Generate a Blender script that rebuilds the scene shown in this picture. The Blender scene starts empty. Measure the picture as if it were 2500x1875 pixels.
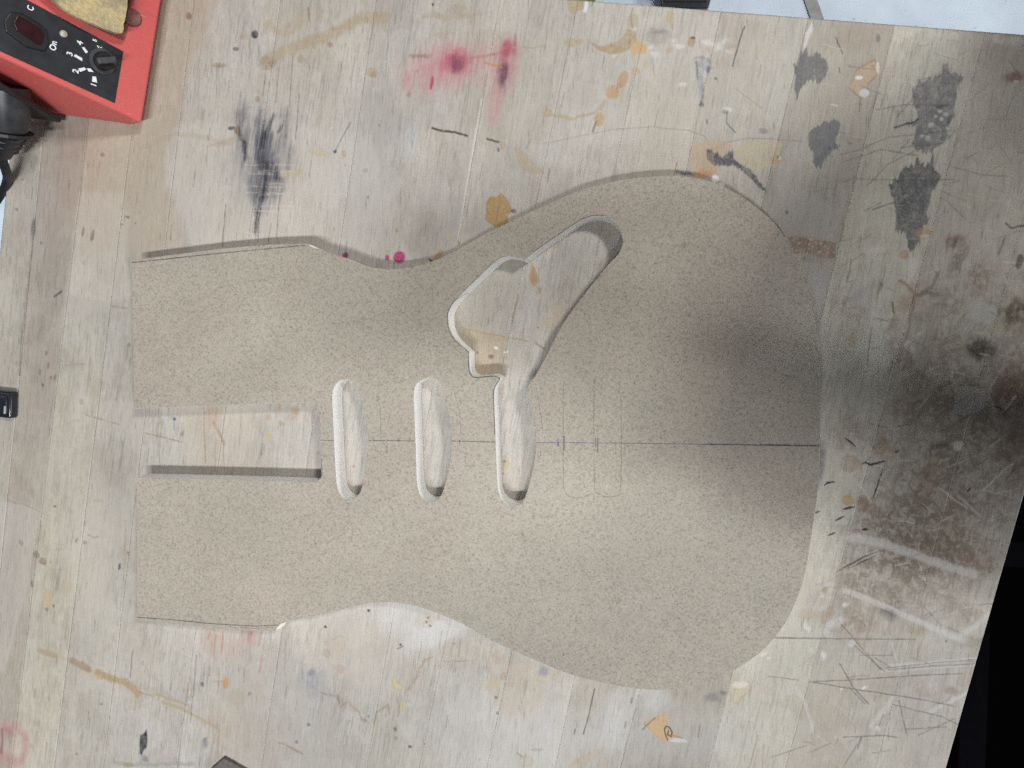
import bpy, bmesh, math, random
import numpy as np
from mathutils import Vector, Matrix

scene = bpy.context.scene
COL = scene.collection

# ------------------------------------------------------------------ camera
# bench top is z = BZ; the camera hangs H above it, tipped about 9 degrees
BZ, H, F = 0.90, 0.50, 1732.0
PW, PH = 2500.0, 1875.0
NX, NY = 1520.0, 850.0                       # where straight down lands in the photograph
up_c = -Vector(((NX - PW/2)/F, -(NY - PH/2)/F, -1.0)).normalized()
xw_c = (Vector((1, 0, 0)) - up_c*up_c.x).normalized()
yw_c = up_c.cross(xw_c)
R = Matrix((xw_c, yw_c, up_c))               # camera space -> world
CAM = Vector((0, 0, BZ + H))
cd = bpy.data.cameras.new('camera')
cd.sensor_width = 36.0
cd.lens = 36.0*F/PW
cd.clip_start = 0.01
cd.clip_end = 60
cam = bpy.data.objects.new('camera', cd)
COL.objects.link(cam)
cam.matrix_world = Matrix.Translation(CAM) @ R.to_4x4()
scene.camera = cam

# ------------------------------------------------------------------ light
world = bpy.data.worlds.new('World')
scene.world = world
world.use_nodes = True
wb = world.node_tree.nodes['Background']
wb.inputs['Color'].default_value = (0.80, 0.88, 1.0, 1)
wb.inputs['Strength'].default_value = 0.11

def lamp(name, loc, target, sx, sy, power, color):
    l = bpy.data.lights.new(name, 'AREA')
    l.shape = 'RECTANGLE'
    l.size, l.size_y = sx, sy
    l.energy = power
    l.color = color
    o = bpy.data.objects.new(name, l)
    COL.objects.link(o)
    o.location = loc
    d = (Vector(target) - Vector(loc)).normalized()
    x = Vector((1, 0, 0))
    x = (x - d*x.dot(d)).normalized()
    y = (-d).cross(x)
    o.matrix_world = Matrix.Translation(loc) @ Matrix((x, y, -d)).transposed().to_4x4()
    return o
lamp('ceiling_tube_near', (0.10, -0.68, 2.60), (0.0, 0.0, BZ), 0.26, 0.10, 15.5, (0.98, 0.985, 0.985))
lamp('ceiling_tube_near_left', (-0.30, -0.72, 2.60), (0.0, 0.0, BZ), 0.40, 0.10, 12.5, (0.98, 0.985, 0.985))
lamp('ceiling_lamp_far', (0.98, 0.74, 2.60), (0.1, 0.1, BZ), 0.28, 0.18, 23, (1.0, 0.97, 0.92))
lamp('window_light', (2.20, -0.75, 1.75), (0.0, 0.0, BZ), 1.20, 0.9, 30, (0.97, 0.985, 0.99))
for nm, loc, pw in (('floor_fill_back', (0.5, 1.9, 2.9), 13), ('floor_fill_left', (-1.7, 0.5, 2.9), 8)):  # unseen fill lamps, added with narrow spread to brighten only the floor
    o = lamp(nm, loc, (loc[0], loc[1], 0), 0.3, 0.3, pw, (0.93, 0.97, 1.0)); o.data.spread = math.radians(66)
scene.view_settings.view_transform = 'Standard'
scene.view_settings.look = 'None'
scene.view_settings.exposure = 0.02
scene.view_settings.gamma = 1.0
scene.cycles.max_bounces = 6
scene.cycles.use_denoising = False

# ------------------------------------------------------------------ helpers
def ray(px, py):
    return R @ Vector(((px - PW/2)/F, -(py - PH/2)/F, -1.0))
def at(px, py, z=0.0):
    """point at height z over the bench that the photograph shows at px, py"""
    d = ray(px, py)
    return CAM + d*((BZ + z - CAM.z)/d.z)
def on_plane(px, py, p0, n):
    d = ray(px, py)
    return CAM + d*((p0 - CAM).dot(n)/d.dot(n))

def link(o, parent=None):
    COL.objects.link(o)
    if parent is not None:
        o.parent = parent
        o.matrix_parent_inverse = parent.matrix_world.inverted()
    return o
def obj(name, me, mats=None, parent=None):
    if isinstance(me, bmesh.types.BMesh):
        m = bpy.data.meshes.new(name)
        me.to_mesh(m); me.free()
        me = m
    for m in (mats if isinstance(mats, (list, tuple)) else [mats] if mats else []):
        me.materials.append(m)
    return link(bpy.data.objects.new(name, me), parent)
def empty(name, loc):
    o = bpy.data.objects.new(name, None)
    o.empty_display_size = 0.02
    COL.objects.link(o)
    o.location = loc
    bpy.context.view_layer.update()
    return o
def tag(o, label=None, cat=None, group=None, kind=None):
    if label: o['label'] = label
    if cat: o['category'] = cat
    if group: o['group'] = group
    if kind: o['kind'] = kind
    return o
def smooth(o, ang=40):
    for p in o.data.polygons: p.use_smooth = True
    try:
        o.data.set_sharp_from_angle(angle=math.radians(ang))
    except Exception:
        pass
    return o

def prism(bm, top, bottom):
    """closed solid between two rings of points of equal length"""
    a = [bm.verts.new(p) for p in top]
    b = [bm.verts.new(p) for p in bottom]
    n = len(a)
    bm.faces.new(a)
    bm.faces.new(b[::-1])
    for i in range(n):
        j = (i + 1) % n
        bm.faces.new((a[j], a[i], b[i], b[j]))
def bevel(bm, w, seg=2, ang=30):
    bm.normal_update()
    es = [e for e in bm.edges if e.is_manifold and math.degrees(e.calc_face_angle(0)) > ang]
    bmesh.ops.bevel(bm, geom=es, offset=w, segments=seg, affect='EDGES', profile=0.5)
def box(bm, c, sx, sy, sz, rot=None):
    m = Matrix.Translation(c) @ (rot.to_4x4() if rot else Matrix.Identity(4)) @ Matrix.Diagonal((sx, sy, sz, 1))
    return bmesh.ops.create_cube(bm, size=1.0, matrix=m)
def tube(bm, pts, rads, n=16, cap=True):
    rings = []
    pts = [Vector(p) for p in pts]
    ref = None
    for i, p in enumerate(pts):
        d = (pts[min(i+1, len(pts)-1)] - pts[max(i-1, 0)]).normalized()
        if ref is None:
            ref = d.orthogonal().normalized()
        ref = (ref - d*ref.dot(d)).normalized()
        s = d.cross(ref)
        r = rads[i] if isinstance(rads, (list, tuple)) else rads
        rings.append([bm.verts.new(p + (ref*math.cos(2*math.pi*k/n) + s*math.sin(2*math.pi*k/n))*r) for k in range(n)])
    for a, b in zip(rings, rings[1:]):
        for k in range(n):
            bm.faces.new((a[k], a[(k+1) % n], b[(k+1) % n], b[k]))
    if cap:
        bm.faces.new(rings[0][::-1]); bm.faces.new(rings[-1])
def catmull(pts, n=5, closed=False):
    out = []
    m = len(pts)
    for i in range(m if closed else m - 1):
        g = (lambda k: pts[k % m]) if closed else (lambda k: pts[min(max(k, 0), m-1)])
        p0, p1, p2, p3 = g(i-1), g(i), g(i+1), g(i+2)
        for j in range(n):
            t = j/n
            out.append(tuple(0.5*((2*b) + (c-a)*t + (2*a-5*b+4*c-d)*t*t + (-a+3*b-3*c+d)*t**3)
                             for a, b, c, d in zip(p0, p1, p2, p3)))
    if not closed: out.append(tuple(pts[-1]))
    return out

# ------------------------------------------------------------------ materials
class NT:
    def __init__(self, name):
        self.m = bpy.data.materials.new(name)
        self.m.use_nodes = True
        self.t = self.m.node_tree
        self.b = self.t.nodes['Principled BSDF']
        self.co = self.t.nodes.new('ShaderNodeTexCoord').outputs['Object']
    def n(self, kind, **kw):
        nd = self.t.nodes.new(kind)
        for k, v in kw.items():
            if k in nd.inputs: nd.inputs[k].default_value = v
            else: setattr(nd, k, v)
        return nd
    def l(self, a, b):
        self.t.links.new(a, b)
    def noise(self, scale, detail=2, rough=0.5, vec=None, sx=1, sy=1, sz=1, rot=0):
        mp = self.n('ShaderNodeMapping')
        mp.inputs['Scale'].default_value = (sx, sy, sz)
        mp.inputs['Rotation'].default_value = (0, 0, rot)
        self.l(vec or self.co, mp.inputs['Vector'])
        nz = self.n('ShaderNodeTexNoise')
        nz.inputs['Scale'].default_value = scale
        nz.inputs['Detail'].default_value = detail
        nz.inputs['Roughness'].default_value = rough
        self.l(mp.outputs['Vector'], nz.inputs['Vector'])
        return nz.outputs['Fac']
    def ramp(self, fac, stops):
        r = self.n('ShaderNodeValToRGB')
        e = r.color_ramp.elements
        while len(e) < len(stops): e.new(0.5)
        for el, (p, c) in zip(e, stops):
            el.position = p
            el.color = (c, c, c, 1) if isinstance(c, (int, float)) else (*c, 1)
        self.l(fac, r.inputs['Fac'])
        return r.outputs['Color']
    def mix(self, a, b, fac, mode='MIX'):
        x = self.n('ShaderNodeMix', data_type='RGBA', blend_type=mode)
        for s, v in (('A', a), ('B', b)):
            i = [q for q in x.inputs if q.name == s and q.type == 'RGBA'][0]
            if isinstance(v, tuple): i.default_value = (*v, 1)
            else: self.l(v, i)
        if isinstance(fac, (int, float)): x.inputs[0].default_value = fac
        else: self.l(fac, x.inputs[0])
        return [q for q in x.outputs if q.type == 'RGBA'][0]
    def bump(self, h, dist, strength=1.0):
        b = self.n('ShaderNodeBump')
        b.inputs['Strength'].default_value = strength
        b.inputs['Distance'].default_value = dist
        self.l(h, b.inputs['Height'])
        self.l(b.outputs['Normal'], self.b.inputs['Normal'])
    def col(self, c):
        if isinstance(c, tuple): self.b.inputs['Base Color'].default_value = (*c, 1)
        else: self.l(c, self.b.inputs['Base Color'])
    def rough(self, r):
        if isinstance(r, (int, float)): self.b.inputs['Roughness'].default_value = r
        else: self.l(r, self.b.inputs['Roughness'])

def plain(name, c, rough=0.5, var=0.12, scale=200, bump=0.0, spec=0.5):
    m = NT(name)
    f = m.noise(scale, 4, 0.6)
    k = m.ramp(f, [(0.3, 1 - var), (0.7, 1 + var)])
    m.col(m.mix(c, k, 1.0, 'MULTIPLY'))
    m.rough(rough)
    m.b.inputs['Specular IOR Level'].default_value = spec
    if bump: m.bump(f, bump)
    return m.m

GR = -0.19                                    # grain runs a little off the world's y axis
def wood_mat():
    m = NT('worn_maple')
    a = m.n('ShaderNodeAttribute', attribute_name='wood').outputs['Color']
    fine = m.noise(1.0, 3, 0.65, sx=1500, sy=45, sz=45, rot=GR)
    pore = m.noise(1.0, 2, 0.6, sx=900, sy=70, sz=70, rot=GR)
    grit = m.noise(900, 2, 0.7)
    c = m.mix(a, m.ramp(fine, [(0.25, 0.86), (0.5, 1.0), (0.8, 1.09)]), 0.8, 'MULTIPLY')
    c = m.mix(c, m.ramp(pore, [(0.28, 0.55), (0.38, 1.0)]), 0.7, 'MULTIPLY')
    c = m.mix(c, m.ramp(grit, [(0.25, 0.80), (0.5, 1.0), (0.75, 1.12)]), 0.7, 'MULTIPLY')
    m.col(c)
    m.rough(m.ramp(m.noise(60, 4, 0.6), [(0.3, 0.48), (0.7, 0.68)]))
    m.b.inputs['Specular IOR Level'].default_value = 0.3
    m.bump(fine, 0.00012, 0.5)
    return m.m
def mdf_mat(name, base, speck=True):
    m = NT(name)
    fib = m.noise(680, 3, 0.8)
    fib2 = m.noise(1.0, 2, 0.6, sx=700, sy=1500, sz=700, rot=0.7)
    big = m.noise(26, 3, 0.6)
    big2 = m.noise(17, 2, 0.6, sx=1, sy=1.3)
    c = m.mix(base, m.ramp(fib, [(0.30, 0.42), (0.46, 0.95), (0.70, 1.25)]), 0.85, 'MULTIPLY')
    c = m.mix(c, m.ramp(fib2, [(0.3, 0.8), (0.6, 1.08)]), 0.6, 'MULTIPLY')
    c = m.mix(c, m.ramp(big, [(0.38, (1.02, 0.99, 0.98)), (0.62, (0.99, 1.005, 0.985))]), 1.0, 'MULTIPLY')
    c = m.mix(c, m.ramp(big2, [(0.3, 0.94), (0.7, 1.06)]), 1.0, 'MULTIPLY')
    c = m.mix(c, m.ramp(m.noise(60, 4, 0.65, sx=1, sy=2.2, rot=0.5), [(0.62, (1, 1, 1)), (0.75, (0.90, 0.885, 0.85))]), 1.0, 'MULTIPLY')
    if speck:
        v = m.n('ShaderNodeTexVoronoi')
        v.inputs['Scale'].default_value = 160
        m.l(m.co, v.inputs['Vector'])
        d = m.ramp(v.outputs['Distance'], [(0.05, 0.35), (0.085, 1.0)])
        g = m.ramp(m.noise(90, 1), [(0.50, 0.0), (0.58, 1.0)])
        c = m.mix(c, d, g, 'MULTIPLY')
    m.col(c)
    m.rough(0.62)
    m.b.inputs['Specular IOR Level'].default_value = 0.28
    m.bump(fib, 0.00015, 0.5)
    return m.m
def ink_mat(name, c, cover=0.75, scale=700):
    m = NT(name)
    m.col(c); m.rough(0.6)
    f = m.noise(scale, 3, 0.7)
    g = m.noise(40, 2)
    k = m.mix(m.ramp(f, [(0.30, 0.0), (0.55, 1.0)]), m.ramp(g, [(0.3, 0.45), (0.7, 1.0)]), 1.0, 'MULTIPLY')
    k = m.mix(k, (cover, cover, cover), 1.0, 'MULTIPLY')
    m.l(k, m.b.inputs['Alpha'])
    return m.m

M_WOOD = wood_mat()
M_MDF = mdf_mat('mdf_face', (0.352, 0.322, 0.274))
M_EDGE = plain('mdf_cut_edge', (0.86, 0.86, 0.845), 0.7, 0.05, 500, 0.0001, 0.2)

# ------------------------------------------------------------------ floor
def floor_mat():
    m = NT('painted_concrete')
    c = m.mix((0.58, 0.67, 0.76), m.ramp(m.noise(9, 4, 0.6), [(0.3, 0.88), (0.7, 1.08)]), 1.0, 'MULTIPLY')
    c = m.mix(c, m.ramp(m.noise(55, 3, 0.7), [(0.28, 0.35), (0.36, 1.0)]), 0.7, 'MULTIPLY')
    m.col(c); m.rough(0.55)
    m.bump(m.noise(40, 4), 0.002, 0.4)
    return m.m
M_FLOOR = floor_mat()
bm = bmesh.new()
bmesh.ops.create_grid(bm, x_segments=1, y_segments=1, size=6.0)
fl = tag(obj('floor', bm, M_FLOOR), 'pale blue grey painted concrete floor below the bench', 'floor', kind='structure')

# ------------------------------------------------------------------ workbench
FINE = 2.2
joints = [(8, -0.105), (85, -0.099), (187, -0.120), (295, -0.122), (410, -0.118), (612, -0.135), (838, -0.150),
          (1127, -0.174), (1300, -0.207), (1474, -0.214), (1648, -0.220), (1850, -0.251), (2064, -0.250),
          (2281, -0.272), (2497, -0.270), (2690, -0.285)]
def far_edge(a, s):                           # joint meets the bench's far edge
    # y = 83 + .0777 (x - 2500), x = a + s (y - 538)
    y = (83 + 0.0777*(a - 538*s - 2500))/(1 - 0.0777*s)
    return a + s*(y - 538), y
NEAR_PY = 2150.0
rng = np.random.default_rng(7)
random.seed(5)
plank_pts = []
for (a0, s0), (a1, s1) in zip(joints, joints[1:]):
    x0, y0 = far_edge(a0, s0); x1, y1 = far_edge(a1, s1)
    rows = int((1900 - (y0+y1)/2)/FINE)
    cols = max(8, int((a1 - a0)/FINE))
    A, B = at(x0, y0), at(x1, y1)
    C, D = at(a1 + s1*(1900-538), 1900), at(a0 + s0*(1900-538), 1900)
    E, G = at(a1 + s1*(NEAR_PY-538), NEAR_PY), at(a0 + s0*(NEAR_PY-538), NEAR_PY)
    gap = 0.0
    def shrink(l, r):
        d = (r - l).normalized()*gap
        return l + d, r - d
    A, B = shrink(A, B); D, C = shrink(D, C); G, E = shrink(G, E)
    u = np.linspace(0, 1, cols + 1)
    v = np.concatenate([np.linspace(0, 1, rows + 1), [2.0]])
    A, B, C, D, E, G = (np.array(p) for p in (A, B, C, D, E, G))
    U, V = np.meshgrid(u, v)
    Lp = np.where(V[..., None] <= 1, A + (D - A)*V[..., None], D + (G - D)*(V[..., None] - 1))
    Rp = np.where(V[..., None] <= 1, B + (C - B)*V[..., None], C + (E - C)*(V[..., None] - 1))
    P = Lp + (Rp - Lp)*U[..., None]
    plank_pts.append(P)
sizes = [p.shape[0]*p.shape[1] for p in plank_pts]
XY = np.concatenate([p.reshape(-1, 3) for p in plank_pts])[:, :2]*1000.0     # millimetres on the bench
PID = np.concatenate([np.full(s, i) for i, s in enumerate(sizes)])
X, Y = XY[:, 0].copy(), XY[:, 1].copy()

# --- value noise
TB = rng.random((512, 512)).astype(np.float32)
def vn(x, y, seed=0):
    x = x + seed*37.7; y = y + seed*91.3
    ix = np.floor(x).astype(np.int64); iy = np.floor(y).astype(np.int64)
    fx = (x - ix).astype(np.float32); fy = (y - iy).astype(np.float32)
    fx = fx*fx*(3 - 2*fx); fy = fy*fy*(3 - 2*fy)
    i0, i1, j0, j1 = ix & 511, (ix+1) & 511, iy & 511, (iy+1) & 511
    a, b, c, d = TB[i0, j0], TB[i1, j0], TB[i0, j1], TB[i1, j1]
    return (a + (b-a)*fx)*(1-fy) + (c + (d-c)*fx)*fy
def fbm(x, y, octv=3, seed=0, gain=0.55):
    s = 0; a = 1.0; t = 0
    for o in range(octv):
        s = s + a*vn(x*2**o, y*2**o, seed + o*3); t += a; a *= gain
    return s/t
cg, sg = math.cos(GR), math.sin(GR)
AC = X*cg + Y*sg*-1*-1                        # across the grain
AL = -X*sg + Y*cg                             # along the grain
AC = X*cg + Y*sg
WX = (fbm(AC/5, AL/9, 3, 11) - 0.5)*2; WY = (fbm(AC/5, AL/9, 3, 23) - 0.5)*2     # edge warp
SPK = (fbm(AC/0.9, AL/9.0, 2, 41) - 0.5)*2                                        # spiky along the grain
MOT = fbm((X*0.81 + Y*0.59)/3.4 + WX*0.9, (Y*0.81 - X*0.59)/3.4 + WY*0.9, 4, 53, 0.65)
FIN = fbm(X/0.9, Y/0.9, 2, 59)
STR = fbm(AC/1.1, AL/26.0, 3, 61)

def ss(e0, e1, x):
    t = np.clip((x - e0)/(e1 - e0), 0, 1)
    return t*t*(3 - 2*t)

tones = [(0.93, 1.0, .97), (0.84, .965, .93), (1.03, 1.0, .95), (0.98, 1.0, .985), (1.0, 1.0, 1.0), (1.04, 1, 1), (1.0, 1.0, 1.0),
         (1.0, 1.0, .985), (1.06, 1.005, 1.01), (1.04, 1.0, 1.0), (0.96, .995, .97), (0.80, .98, .94), (1.04, 1.0, .95),
         (0.93, .985, .95), (0.93, .98, .95)]
BASE = np.array([0.475, 0.449, 0.405])
tn = np.array([(t, t*g, t*b) for t, g, b in tones])*BASE
COLR = tn[PID]
COLR *= (0.90 + 0.20*fbm(AC/14 + PID*7, AL/150, 3, 3))[:, None]
COLR *= (0.93 + 0.14*STR)[:, None]
g = fbm(X/60, Y/60, 4, 5)
COLR *= (0.90 + 0.20*g)[:, None]
film = ss(0.46, 0.62, fbm(X/16 + WX*0.3, Y/20, 4, 71))                 # greasy handling film in patches
COLR *= 1 - film[:, None]*np.array([0.07, 0.085, 0.10])
COLR *= (0.93 + 0.14*MOT)[:, None]
COLR *= (0.94 + 0.12*FIN)[:, None]
thin = ss(0.60, 0.70, fbm(AC/0.55, AL/16, 2, 83))                       # open pores filled with dirt
COLR *= 1 - 0.20*thin[:, None]*(0.4 + 1.2*np.clip(fbm(X/30, Y/45, 2, 87) - .2, 0, 1))[:, None]
warm = np.clip((fbm(X/45, Y/70, 3, 9) - 0.5)*2.2, -1, 1)
COLR *= 1 + warm[:, None]*np.array([0.015, -0.005, -0.05])

def scale_px(px, py):
    return (at(px + 1, py) - at(px, py)).length*1000
def mm(px, py):
    p = at(px, py)
    return p.x*1000, p.y*1000
def apply(idx, alpha, col):
    a = alpha[:, None]
    COLR[idx] = COLR[idx]*(1 - a) + np.array(col)*a
def tex(idx, op, mott, streak, fine):
    k = np.ones(len(idx)); op = min(1.0, op*1.2)
    if mott: k *= 1 - mott*ss(0.42, 0.62, MOT[idx])
    if streak: k *= 1 - streak*ss(0.44, 0.60, STR[idx])
    if fine: k *= 1 - fine*ss(0.5, 0.7, FIN[idx])
    return op*k
def near(x0, x1, y0, y1):
    return np.nonzero((X > x0) & (X < x1) & (Y > y0) & (Y < y1))[0]
def blob(px, py, rx, ry, ang, col, op, soft=0.25, warp=1.2, mott=0.25, streak=0.0, fine=0.1, ring=None, spike=0.0):
    s = scale_px(px, py); cx, cy = mm(px, py); rx *= s; ry *= s
    r = max(rx, ry)*(1.3 + soft) + warp*2 + spike*2
    i = near(cx-r, cx+r, cy-r, cy+r)
    if not len(i): return
    dx = X[i] - cx + WX[i]*warp; dy = Y[i] - cy + WY[i]*warp + SPK[i]*spike
    c, sn = math.cos(math.radians(ang)), math.sin(math.radians(ang))
    u = (dx*c - dy*sn)/rx; v = (dx*sn + dy*c)/ry
    d = np.sqrt(u*u + v*v)
    a = 1 - ss(1 - soft, 1 + soft*0.6, d)
    if ring: a = a*(ring + (1 - ring)*ss(0.45, 0.85, d))
    apply(i, a*tex(i, op, mott, streak, fine), col)
def poly(pts, col, op, soft=0.5, warp=1.0, mott=0.15, streak=0.0, fine=0.1, spike=0.0, rim=0.0, rimcol=None):
    q = np.array([mm(*p) for p in pts])
    m = warp*2 + soft + spike*2 + 1
    i = near(q[:, 0].min()-m, q[:, 0].max()+m, q[:, 1].min()-m, q[:, 1].max()+m)
    if not len(i): return
    x = X[i] + WX[i]*warp; y = Y[i] + WY[i]*warp + SPK[i]*spike
    inside = np.zeros(len(i), bool); dist = np.full(len(i), 1e9)
    for k in range(len(q)):
        (x0, y0), (x1, y1) = q[k], q[(k+1) % len(q)]
        c = ((y0 > y) != (y1 > y)) & (x < (x1 - x0)*(y - y0)/(y1 - y0 + 1e-12) + x0)
        inside ^= c
        ex, ey = x1-x0, y1-y0
        t = np.clip(((x-x0)*ex + (y-y0)*ey)/(ex*ex + ey*ey + 1e-12), 0, 1)
        dist = np.minimum(dist, np.hypot(x-x0-t*ex, y-y0-t*ey))
    sd = np.where(inside, -dist, dist)
    a = 1 - ss(-soft, soft, sd)
    apply(i, a*tex(i, op, mott, streak, fine), col)
    if rim:
        a = (1 - ss(0, 0.8, np.abs(sd + 0.3)))
        apply(i, a*tex(i, rim, 0.5, 0, 0.2), rimcol or col)
def line(pts, w, col, op, warp=0.3, mott=0.0, streak=0.0, fine=0.0, soft=0.5, taper=False, broken=0.0, spike=0.0):
    q = np.array([mm(*p) for p in pts]); s = scale_px(*pts[0])
    hw = w*s/2
    wid = max(hw, 0.36)
    op = op*min(1.0, (hw/0.36)**0.7) if hw < 0.36 else op
    m = wid*1.6 + warp*2 + 1 + spike*2
    i = near(q[:, 0].min()-m, q[:, 0].max()+m, q[:, 1].min()-m, q[:, 1].max()+m)
    if not len(i): return
    x = X[i] + WX[i]*warp; y = Y[i] + WY[i]*warp + SPK[i]*spike
    L = np.hypot(*(q[1:] - q[:-1]).T); cum = np.concatenate([[0], np.cumsum(L)])
    best = np.full(len(i), 1e9); tt = np.zeros(len(i))
    for k in range(len(q)-1):
        (x0, y0), (x1, y1) = q[k], q[k+1]
        ex, ey = x1-x0, y1-y0
        t = np.clip(((x-x0)*ex + (y-y0)*ey)/(ex*ex + ey*ey + 1e-12), 0, 1)
        d = np.hypot(x-x0-t*ex, y-y0-t*ey)
        b = d < best
        best = np.where(b, d, best); tt = np.where(b, (cum[k] + t*L[k])/cum[-1], tt)
    ww = wid*(0.25 + 0.75*np.sin(np.pi*np.clip(tt, 0.02, 0.98))) if taper else wid
    a = 1 - ss(ww*(1 - soft), ww*(1 + soft), best)
    if broken:
        a = a*(1 - broken*ss(0.40, 0.60, vn(tt*cum[-1]/3.0, np.full(len(i), w*1.7 + pts[0][0]*.01), 77)))
    apply(i, a*tex(i, op, mott, streak, fine), col)

TAN = (0.40, 0.32, 0.22); OCH = (0.42, 0.305, 0.18); BRN = (0.26, 0.18, 0.11); DRK = (0.06, 0.05, 0.05)
INK = (0.045, 0.052, 0.085); GRY = (0.155, 0.15, 0.155); PNK = (0.55, 0.20, 0.25); RED = (0.40, 0.05, 0.11)
PUR = (0.10, 0.035, 0.08); MAG = (0.42, 0.045, 0.17); WHT = (0.78, 0.79, 0.80); CRM = (0.62, 0.585, 0.53)
DIRT = (0.20, 0.165, 0.125); YEL = (0.50, 0.42, 0.22); GRL = (0.44, 0.43, 0.43); BLU = (0.15, 0.18, 0.28)

exec_stains = True
# --- broad tones: worn pale areas, tan oil films, ground-in dirt
poly([(330, -60), (560, -60), (470, 150), (430, 300), (400, 380), (405, 450), (430, 520), (462, 610), (200, 620), (215, 330)],
     (0.45, 0.38, 0.29), 0.55, soft=2, warp=3, mott=0.3)
poly([(440, 300), (400, 390), (410, 460), (440, 530), (480, 640), (1000, 640), (900, 330), (700, 300)], CRM, 0.35, soft=4, warp=4)
blob(190, 430, 75, 130, 8, (0.40, 0.28, 0.23), 0.35, soft=0.7, warp=5)
blob(95, 560, 60, 130, 8, (0.42, 0.37, 0.33), 0.3, soft=0.8, warp=5)
blob(300, 560, 120, 120, 0, (0.44, 0.39, 0.33), 0.3, soft=0.8, warp=5)
blob(890, 350, 90, 170, 8, (0.44, 0.43, 0.415), 0.4, soft=0.7, warp=4, streak=0.3)
blob(1050, 260, 60, 60, 0, (0.42, 0.41, 0.39), 0.4, soft=0.5, warp=4, streak=0.2)
blob(1630, 240, 420, 230, 0, (0.46, 0.43, 0.38), 0.35, soft=0.8, warp=8)
blob(2090, 200, 90, 200, 14, (0.40, 0.35, 0.29), 0.35, soft=0.7, warp=5)
blob(2090, 90, 70, 40, 0, (0.30, 0.25, 0.19), 0.4, soft=0.7, warp=4)
blob(2390, 330, 120, 330, 14, (0.36, 0.32, 0.26), 0.35, soft=0.8, warp=6)
blob(640, 1720, 110, 150, 5, (0.40, 0.37, 0.335), 0.5, soft=0.6, warp=5, streak=0.2)
blob(760, 1790, 80, 120, 0, (0.43, 0.41, 0.38), 0.4, soft=0.6, warp=5, streak=0.2)
poly([(625, 1560), (690, 1560), (670, 1640), (640, 1680), (665, 1770), (690, 1880), (560, 1880), (560, 1560)], (0.42, 0.375, 0.33), 0.35, soft=1.5, warp=3)
blob(900, 1600, 170, 90, 0, (0.56, 0.50, 0.42), 0.35, soft=0.6, warp=5)
blob(1250, 1800, 190, 130, 0, (0.62, 0.61, 0.60), 0.45, soft=0.6, warp=6, streak=0.4)
blob(1010, 1510, 100, 50, 0, (0.64, 0.63, 0.61), 0.5, soft=0.5, warp=3, streak=0.3)
blob(1080, 1540, 120, 30, -28, (0.66, 0.655, 0.64), 0.55, soft=0.5, warp=3)
blob(1600, 1790, 300, 90, 0, (0.58, 0.575, 0.565), 0.35, soft=0.7, warp=6, streak=0.3)
blob(230, 1350, 60, 160, 8, (0.60, 0.565, 0.50), 0.4, soft=0.6, warp=5)
poly([(15, 1225), (60, 1235), (100, 1250), (60, 1460), (10, 1640), (-20, 1640), (-20, 1230)], (0.58, 0.56, 0.53), 0.22, soft=0.7, warp=1)
poly([(190, 470), (300, 470), (310, 650), (325, 720), (150, 800), (165, 700)], CRM, 0.25, soft=3, warp=3)
poly([(165, 715), (300, 745), (240, 790), (160, 775)], (0.40, 0.37, 0.34), 0.3, soft=1.5, warp=2)
# ground-in grime, with extra darkening that deepens the shade on the right
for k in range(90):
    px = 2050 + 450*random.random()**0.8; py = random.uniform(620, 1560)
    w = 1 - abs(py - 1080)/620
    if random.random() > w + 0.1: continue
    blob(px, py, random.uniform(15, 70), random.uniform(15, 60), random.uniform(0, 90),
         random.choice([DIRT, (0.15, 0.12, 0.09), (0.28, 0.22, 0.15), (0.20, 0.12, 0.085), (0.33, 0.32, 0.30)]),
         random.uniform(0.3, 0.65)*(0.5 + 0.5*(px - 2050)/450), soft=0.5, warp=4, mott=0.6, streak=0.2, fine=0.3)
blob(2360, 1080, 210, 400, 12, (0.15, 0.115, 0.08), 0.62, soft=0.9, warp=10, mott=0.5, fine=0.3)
blob(2220, 1320, 150, 170, 12, (0.12, 0.095, 0.07), 0.80, soft=0.9, warp=8, mott=0.5, fine=0.3)  # both wide patches paint shade in on top of the brown grime
for k in range(40):                            # pinkish and yellow cloudy films
    px = random.uniform(0, 2100); py = random.uniform(0, 1875)
    blob(px, py, random.uniform(20, 70), random.uniform(25, 90), 8, random.choice([(0.50, 0.43, 0.36), (0.55, 0.49, 0.37), (0.47, 0.45, 0.44), (0.60, 0.58, 0.55)]),
         random.uniform(0.10, 0.28), soft=0.7, warp=4, mott=0.4, streak=0.4)

# --- black smudge with streaks along the grain
for (x, y, rx, ry, op) in [(585, 300, 12, 52, .75), (597, 345, 16, 60, .6), (640, 330, 24, 62, .85), (655, 400, 30, 60, .9), (625, 430, 22, 60, .7),
                           (690, 330, 14, 60, .55), (705, 390, 12, 45, .5), (640, 490, 20, 45, .7), (628, 540, 9, 35, .5), (600, 270, 8, 30, .5),
                           (655, 355, 12, 40, .8), (672, 450, 22, 45, .5)]:
    blob(x, y, rx, ry, 6, INK, op, soft=0.6, warp=2.6, mott=0.2, streak=0.5, fine=0.2, spike=5)
blob(630, 380, 85, 130, 6, (0.24, 0.235, 0.25), 0.5, soft=0.8, warp=5, streak=0.5, spike=4)
for x, y0, y1 in [(650, 160, 235), (681, 165, 250), (715, 130, 260), (637, 480, 590), (662, 545, 600), (683, 470, 580), (730, 230, 340), (551, 500, 600)]:
    line([(x, y0), (x-8, y1)], 2.4, DRK, 0.6, warp=0.2, broken=0.4)
for k in range(14):
    yy = random.uniform(400, 520); line([(random.uniform(590, 640), yy), (random.uniform(690, 735), yy + random.uniform(-4, 4))], 1.8, CRM, .45, warp=.2, broken=.4)
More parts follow.
